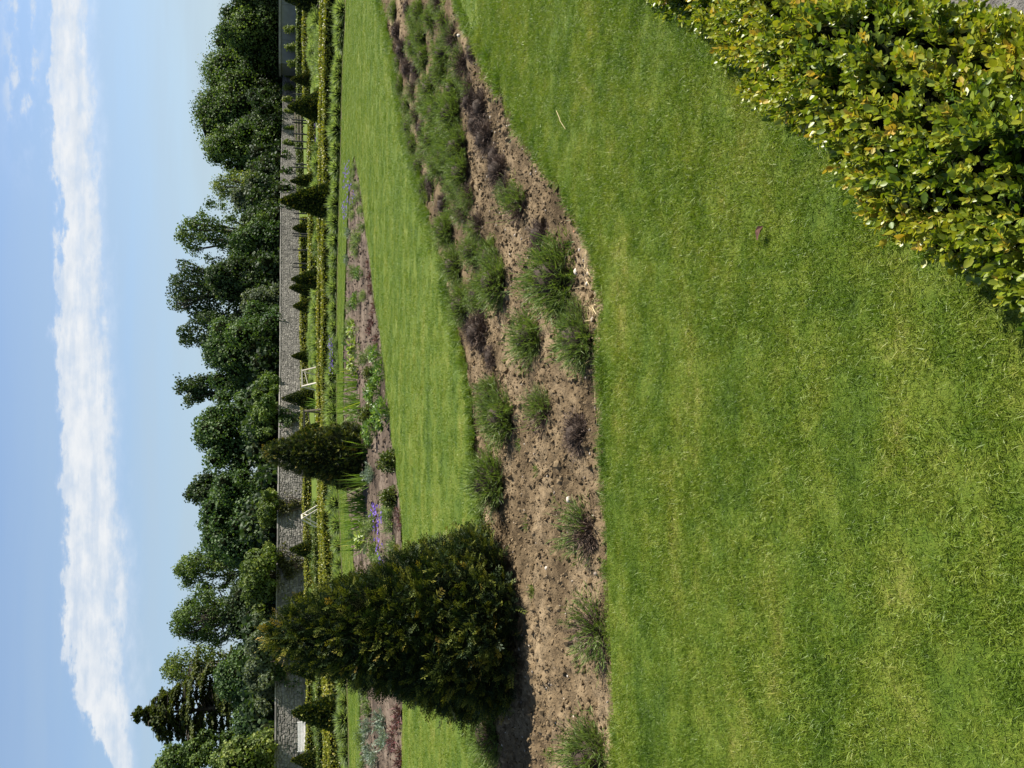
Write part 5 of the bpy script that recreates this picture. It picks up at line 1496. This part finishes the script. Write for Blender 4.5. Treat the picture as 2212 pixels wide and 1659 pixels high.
TC = [(1266, 602, 0.013, 'orange terracotta shard near the large cream stone'), (1266, 745, 0.016, 'terracotta shard on the straw before the front green clump'), (1275, 720, 0.014, 'reddish shard at the straw edge between two green clumps'), (1232, 500, 0.013, 'pink terracotta shard near the lawn bend'), (1051, 528, 0.018, 'orange shard under the green clump of the middle row'), (1030, 450, 0.016, 'small orange shard beside half-bare clumps')]
for X, Y, r, lb in TC:
    stone_obj(lb, X, Y, r, 0.35, M['terracotta'], 0.5, 'shard', name='terracotta_shard', sub=ICO1)
pebbles = scatter_bed(BED1, -4, 5, 3.9, 9, 2600, z1)
pebbles = pebbles[rng.permutation(len(pebbles))[:150]]
pm = [MB().add(lump(ICO1[0], 300 + i, 0.2, 1.7) * np.array((1, 0.75, 0.55)), ICO1[1], 0.25 + 0.15 * i).mesh('pebble', M['stone'], True) for i in range(5)]
for p in pebbles:
    o = link('pebble', random.choice(pm), loc=(p[0], p[1], p[2] + 0.004))
    r = random.uniform(0.007, 0.013)
    o.scale = (r, r, r); o.rotation_euler = (random.uniform(-0.4, 0.4), random.uniform(-0.4, 0.4), random.uniform(0, 6.28))
    tag(o, 'small pebble lying on the bare soil of the near bed', 'pebble', 'pebbles on the near bed')
# dry stems heaped at the edge of the bed
mb = MB()
n_ = 420
Xs = rng.normal(1272, 16, n_); Ys = rng.normal(660, 62, n_)
Xs[:60] = rng.uniform(1270, 1300, 60); Ys[:60] = rng.uniform(780, 960, 60)
P = np.array([gp(a, b) for a, b in zip(Xs, Ys)])
P[:, 2] = z1(P[:, 0], P[:, 1]) + rng.uniform(0.002, 0.022, n_)
ok = inside(BED1, P[:, 0], P[:, 1])
P = P[ok]; n_ = len(P)
d = np.column_stack([rng.normal(0, 1, n_), rng.normal(0, 1, n_), rng.normal(0, 0.18, n_)])
blades(mb, P, d, rng.uniform(0.03, 0.11, n_), rng.uniform(0.002, 0.005, n_), 0.05, rng.uniform(0, 1, n_), segs=2, tipw=0.6)
tag(mb.obj('straw', M['straw']), 'dry straw and cut stems heaped at the lawn edge', 'straw', kind='stuff')
# twig and dead leaf on the lawn, loose dry bits
g = gp(1212, 240); g2_ = gp(1232, 280)
mb = MB(); md_ = (g + g2_) / 2
tube(mb, [g - md_ + (0, 0, 0.03), (0.01, 0.005, 0.036), (-0.006, 0.0, 0.034), g2_ - md_ + (0, 0, 0.03)], [0.0016, 0.002, 0.0018, 0.0012], 5, 0.9)
tag(mb.obj('twig', M['straw'], loc=tuple(md_), smooth=True), 'pale bent twig lying on the lawn near the dead clumps', 'twig')
g = gp(1655, 506)
mb = MB(); V = OVAL[0].copy(); V[:, 2] = 0.35 * np.abs(V[:, 0]) + 0.12 * np.sin(V[:, 1] * 5)
mb.add((V * 0.055) + (0, -0.025, 0.026), OVAL[1])
o = mb.obj('dead_leaf', M['deadleaf'], loc=tuple(g)); o.rotation_euler = (0.2, 0.1, 0.9)
tag(o, 'curled dark brown dead leaf on the lawn before the box hedge', 'leaf')

# ------------------------------------------------------------------ foreground box hedge
A_, B_ = np.array((-0.215, 0.95)), np.array((2.26, 4.13))      # lawn-side foot of the hedge
hd = unit(B_ - A_); hn = np.array((hd[1], -hd[0]))            # hn points away from the lawn
HL, HWD, HH = np.linalg.norm(B_ - A_), 0.40, 0.39
hg = thing('box_hedge', 'glossy box hedge with rounded yellow green leaves in the near corner', 'hedge', (A_[0], A_[1], 0), math.atan2(hd[1], hd[0]))
# local frame: x along the hedge, y = towards the lawn (left of travel), z up
def hsurf(u, v):
    """v: 0 lawn-side foot, over the top, 1 path-side foot; superellipse section"""
    a = math.pi * v
    cx, sz = np.cos(a), np.sin(a)
    e_ = 0.62
    y = np.sign(cx) * np.abs(cx) ** e_ * HWD / 2
    z = np.abs(sz) ** e_ * HH
    bul = 1 + 0.19 * (vnoise(u * 3.1, v * 5, 3) - 0.5) * 2 + 0.10 * (vnoise(u * 8, v * 12, 4) - 0.5) * 2
    y, z = y * bul, z * (0.96 + 0.10 * vnoise(u * 4, v * 3, 6)) * bul
    return np.column_stack([u, y - HWD / 2, z])
_a = np.linspace(0, math.pi, 400)
_s = np.column_stack([np.sign(np.cos(_a)) * np.abs(np.cos(_a)) ** 0.62 * HWD / 2, np.abs(np.sin(_a)) ** 0.62 * HH])
_l = np.concatenate([[0], np.linalg.norm(np.diff(_s, axis=0), axis=1).cumsum()])
def varc(v):
    return np.clip(np.interp(v, _l / _l[-1], _a / math.pi), 0.004, 0.994)
def hnorm(u, v):
    e_ = 1e-3
    p = hsurf(u, v); q_ = hsurf(u, v + e_)
    t_ = unit(q_ - p)
    return np.column_stack([np.zeros(len(u)), -t_[:, 2], t_[:, 1]]) * -1
# box sprig: opposite pairs of leaves along a short stem
def box_sprig(seed, pairs=5):
    r = np.random.default_rng(seed)
    V, F, tt = [], [], []
    L = 0.05
    for i in range(pairs):
        t = (i + 0.6) / pairs
        for sd in (0, 1):
            an = i * math.pi / 2 + sd * math.pi + r.normal(0, 0.25)
            op = R_(r.uniform(38, 68)) * (1.1 - 0.55 * t)
            dr = np.array([(math.sin(op) * math.cos(an), math.cos(op), math.sin(op) * math.sin(an))])
            nr = np.array([(-math.cos(op) * math.cos(an), math.sin(op), -math.cos(op) * math.sin(an))])
            Rm = frames(dr, nr + r.normal(0, 0.2, (1, 3)))[0]
            ln = r.uniform(0.013, 0.021) * (1.0 if i < pairs - 1 else 0.75)
            b = len(V)
            V += list((OVAL[0] @ Rm.T) * ln + np.array((0, t * L, 0)))
            F += [tuple(np.array(f) + b) for f in OVAL[1]]
            tt += [0.20 * (t - 0.4) + r.normal(0, 0.07)] * 9
    b = len(V)
    V += [(-0.0012, 0, 0), (0.0012, 0, 0), (0.0008, L, 0), (-0.0008, L, 0)]
    F.append((b, b + 1, b + 2, b + 3)); tt += [0.35] * 4
    return np.array(V), np.array(F), np.array(tt)
def hedge_world(Pl):
    c0, s0 = hd
    return np.column_stack([A_[0] + Pl[:, 0] * c0 - Pl[:, 1] * s0, A_[1] + Pl[:, 0] * s0 + Pl[:, 1] * c0, Pl[:, 2]])
n_ = 10500
u = rng.uniform(0, HL, n_); v = varc(rng.uniform(0.02, 0.98, n_))
P = hsurf(u, v); N_ = hnorm(u, v)
ok = in_view(hedge_world(P), 150)
u, v, P, N_ = u[ok], v[ok], P[ok], N_[ok]
n_ = len(u)
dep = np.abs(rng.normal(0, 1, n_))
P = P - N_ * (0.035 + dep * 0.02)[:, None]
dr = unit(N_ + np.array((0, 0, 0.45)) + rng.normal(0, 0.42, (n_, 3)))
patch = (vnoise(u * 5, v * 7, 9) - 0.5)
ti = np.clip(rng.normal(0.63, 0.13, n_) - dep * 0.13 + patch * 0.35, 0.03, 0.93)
sc = rng.uniform(0.8, 1.25, n_)
fol = MB()
tps = [box_sprig(i) for i in range(6)]
pick = rng.integers(0, 6, n_)
Fm = frames(dr)
for i, tp in enumerate(tps):
    k_ = pick == i
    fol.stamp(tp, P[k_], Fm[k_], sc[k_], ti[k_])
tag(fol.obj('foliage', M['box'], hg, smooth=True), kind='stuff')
core = MB()
uu = np.linspace(-0.05, HL, 90); vv = varc(np.linspace(0.0, 1.0, 22))
U, Vv = np.meshgrid(uu, vv, indexing='ij')
Pc = hsurf(U.ravel(), Vv.ravel()) - hnorm(U.ravel(), np.clip(Vv.ravel(), 0.001, 0.998)) * 0.09
Pc[:, 2] = np.maximum(Pc[:, 2], 0.0)
nv = len(vv)
core.add(Pc, [(i * nv + j, i * nv + j + 1, (i + 1) * nv + j + 1, (i + 1) * nv + j) for i in range(len(uu) - 1) for j in range(nv - 1)])
core.obj('dark_core', M['core'], hg, smooth=True)  # near-black hull behind the leaves, shade put into its colour
# the largest leaves of the outer shoots, one by one
lm = []
for i in range(6):
    V = OVAL[0].copy(); V[:, 2] += 0.10 * V[:, 1] ** 2 * (1 if i % 2 else -1)
    lm.append(MB().add(V, OVAL[1], 0.38 + 0.09 * i).mesh('leaf', M['box'], True))
n_ = 1500
u = rng.uniform(0, HL, n_); v = varc(rng.uniform(0.05, 0.85, n_))
P = hsurf(u, v); N_ = hnorm(u, v)
Wp = hedge_world(P)
ok = in_view(Wp, -5)
P, N_, Wp = P[ok], N_[ok], Wp[ok]
o_ = np.argsort(np.linalg.norm(Wp - np.array((0, 0, CAM_H)), axis=1))[:290]
for i in o_:
    d = unit(N_[i] + rng.normal(0, 0.6, 3) + np.array((0, 0, 0.3)))
    Rm = frames(d[None], (N_[i] + rng.normal(0, 0.6, 3))[None])[0]
    o = link('leaf', random.choice(lm), hg)
    s = random.uniform(0.017, 0.025)
    o.matrix_local = Matrix.Translation(P[i] + N_[i] * random.uniform(-0.012, 0.012)) @ Matrix(Rm.tolist()).to_4x4() @ Matrix.Diagonal((s, s, s, 1))

# gravel path and kerb stones behind the hedge
po = A_ + hn * (HWD - 0.05)
Q = [po - hd * 1.0, po + hd * 5, po + hd * 5 + hn * 1.4, po - hd * 1.0 + hn * 1.4]
q_ = MB().add([(p[0], p[1], 0.006) for p in Q], [(0, 1, 2, 3)])
tag(q_.obj('path', M['gravel']), 'grey gravel path behind the box hedge', 'path', kind='structure')
n_ = 2600
a, b = rng.uniform(-0.2, 1.6, n_), rng.uniform(0.12, 0.8, n_)
Pg = np.column_stack([po + a[:, None] * hd + b[:, None] * hn, np.full(n_, 0.008)])
Pg = Pg[in_view(Pg, 60)]
instancer('gravel', Pg, rng.uniform(0, 6.28, (len(Pg), 3)), rng.uniform(0.006, 0.014, len(Pg)), rock_protos(5, M['chip'], 0.7), 'loose grey chippings on the path behind the hedge', 'gravel')
for i in range(3):
    c_ = po + hd * (0.20 + i * 0.34) + hn * 0.03
    mb = MB()
    V, F = ICO2[0] * 1.0, ICO2[1]
    V = np.sign(V) * np.abs(V) ** 0.45
    V = lump(V, 900 + i, 0.05, 2) * np.array((0.16, 0.045, 0.035))
    o = mb.add(V, F, random.random()).obj('kerb_stone', M['stone'], loc=(c_[0], c_[1], 0.03), smooth=True)
    o.rotation_euler = (0, 0, math.atan2(hd[1], hd[0]))
    tag(o, 'buff kerb stone edging the path behind the box hedge', 'kerb stone', 'kerb stones along the path')
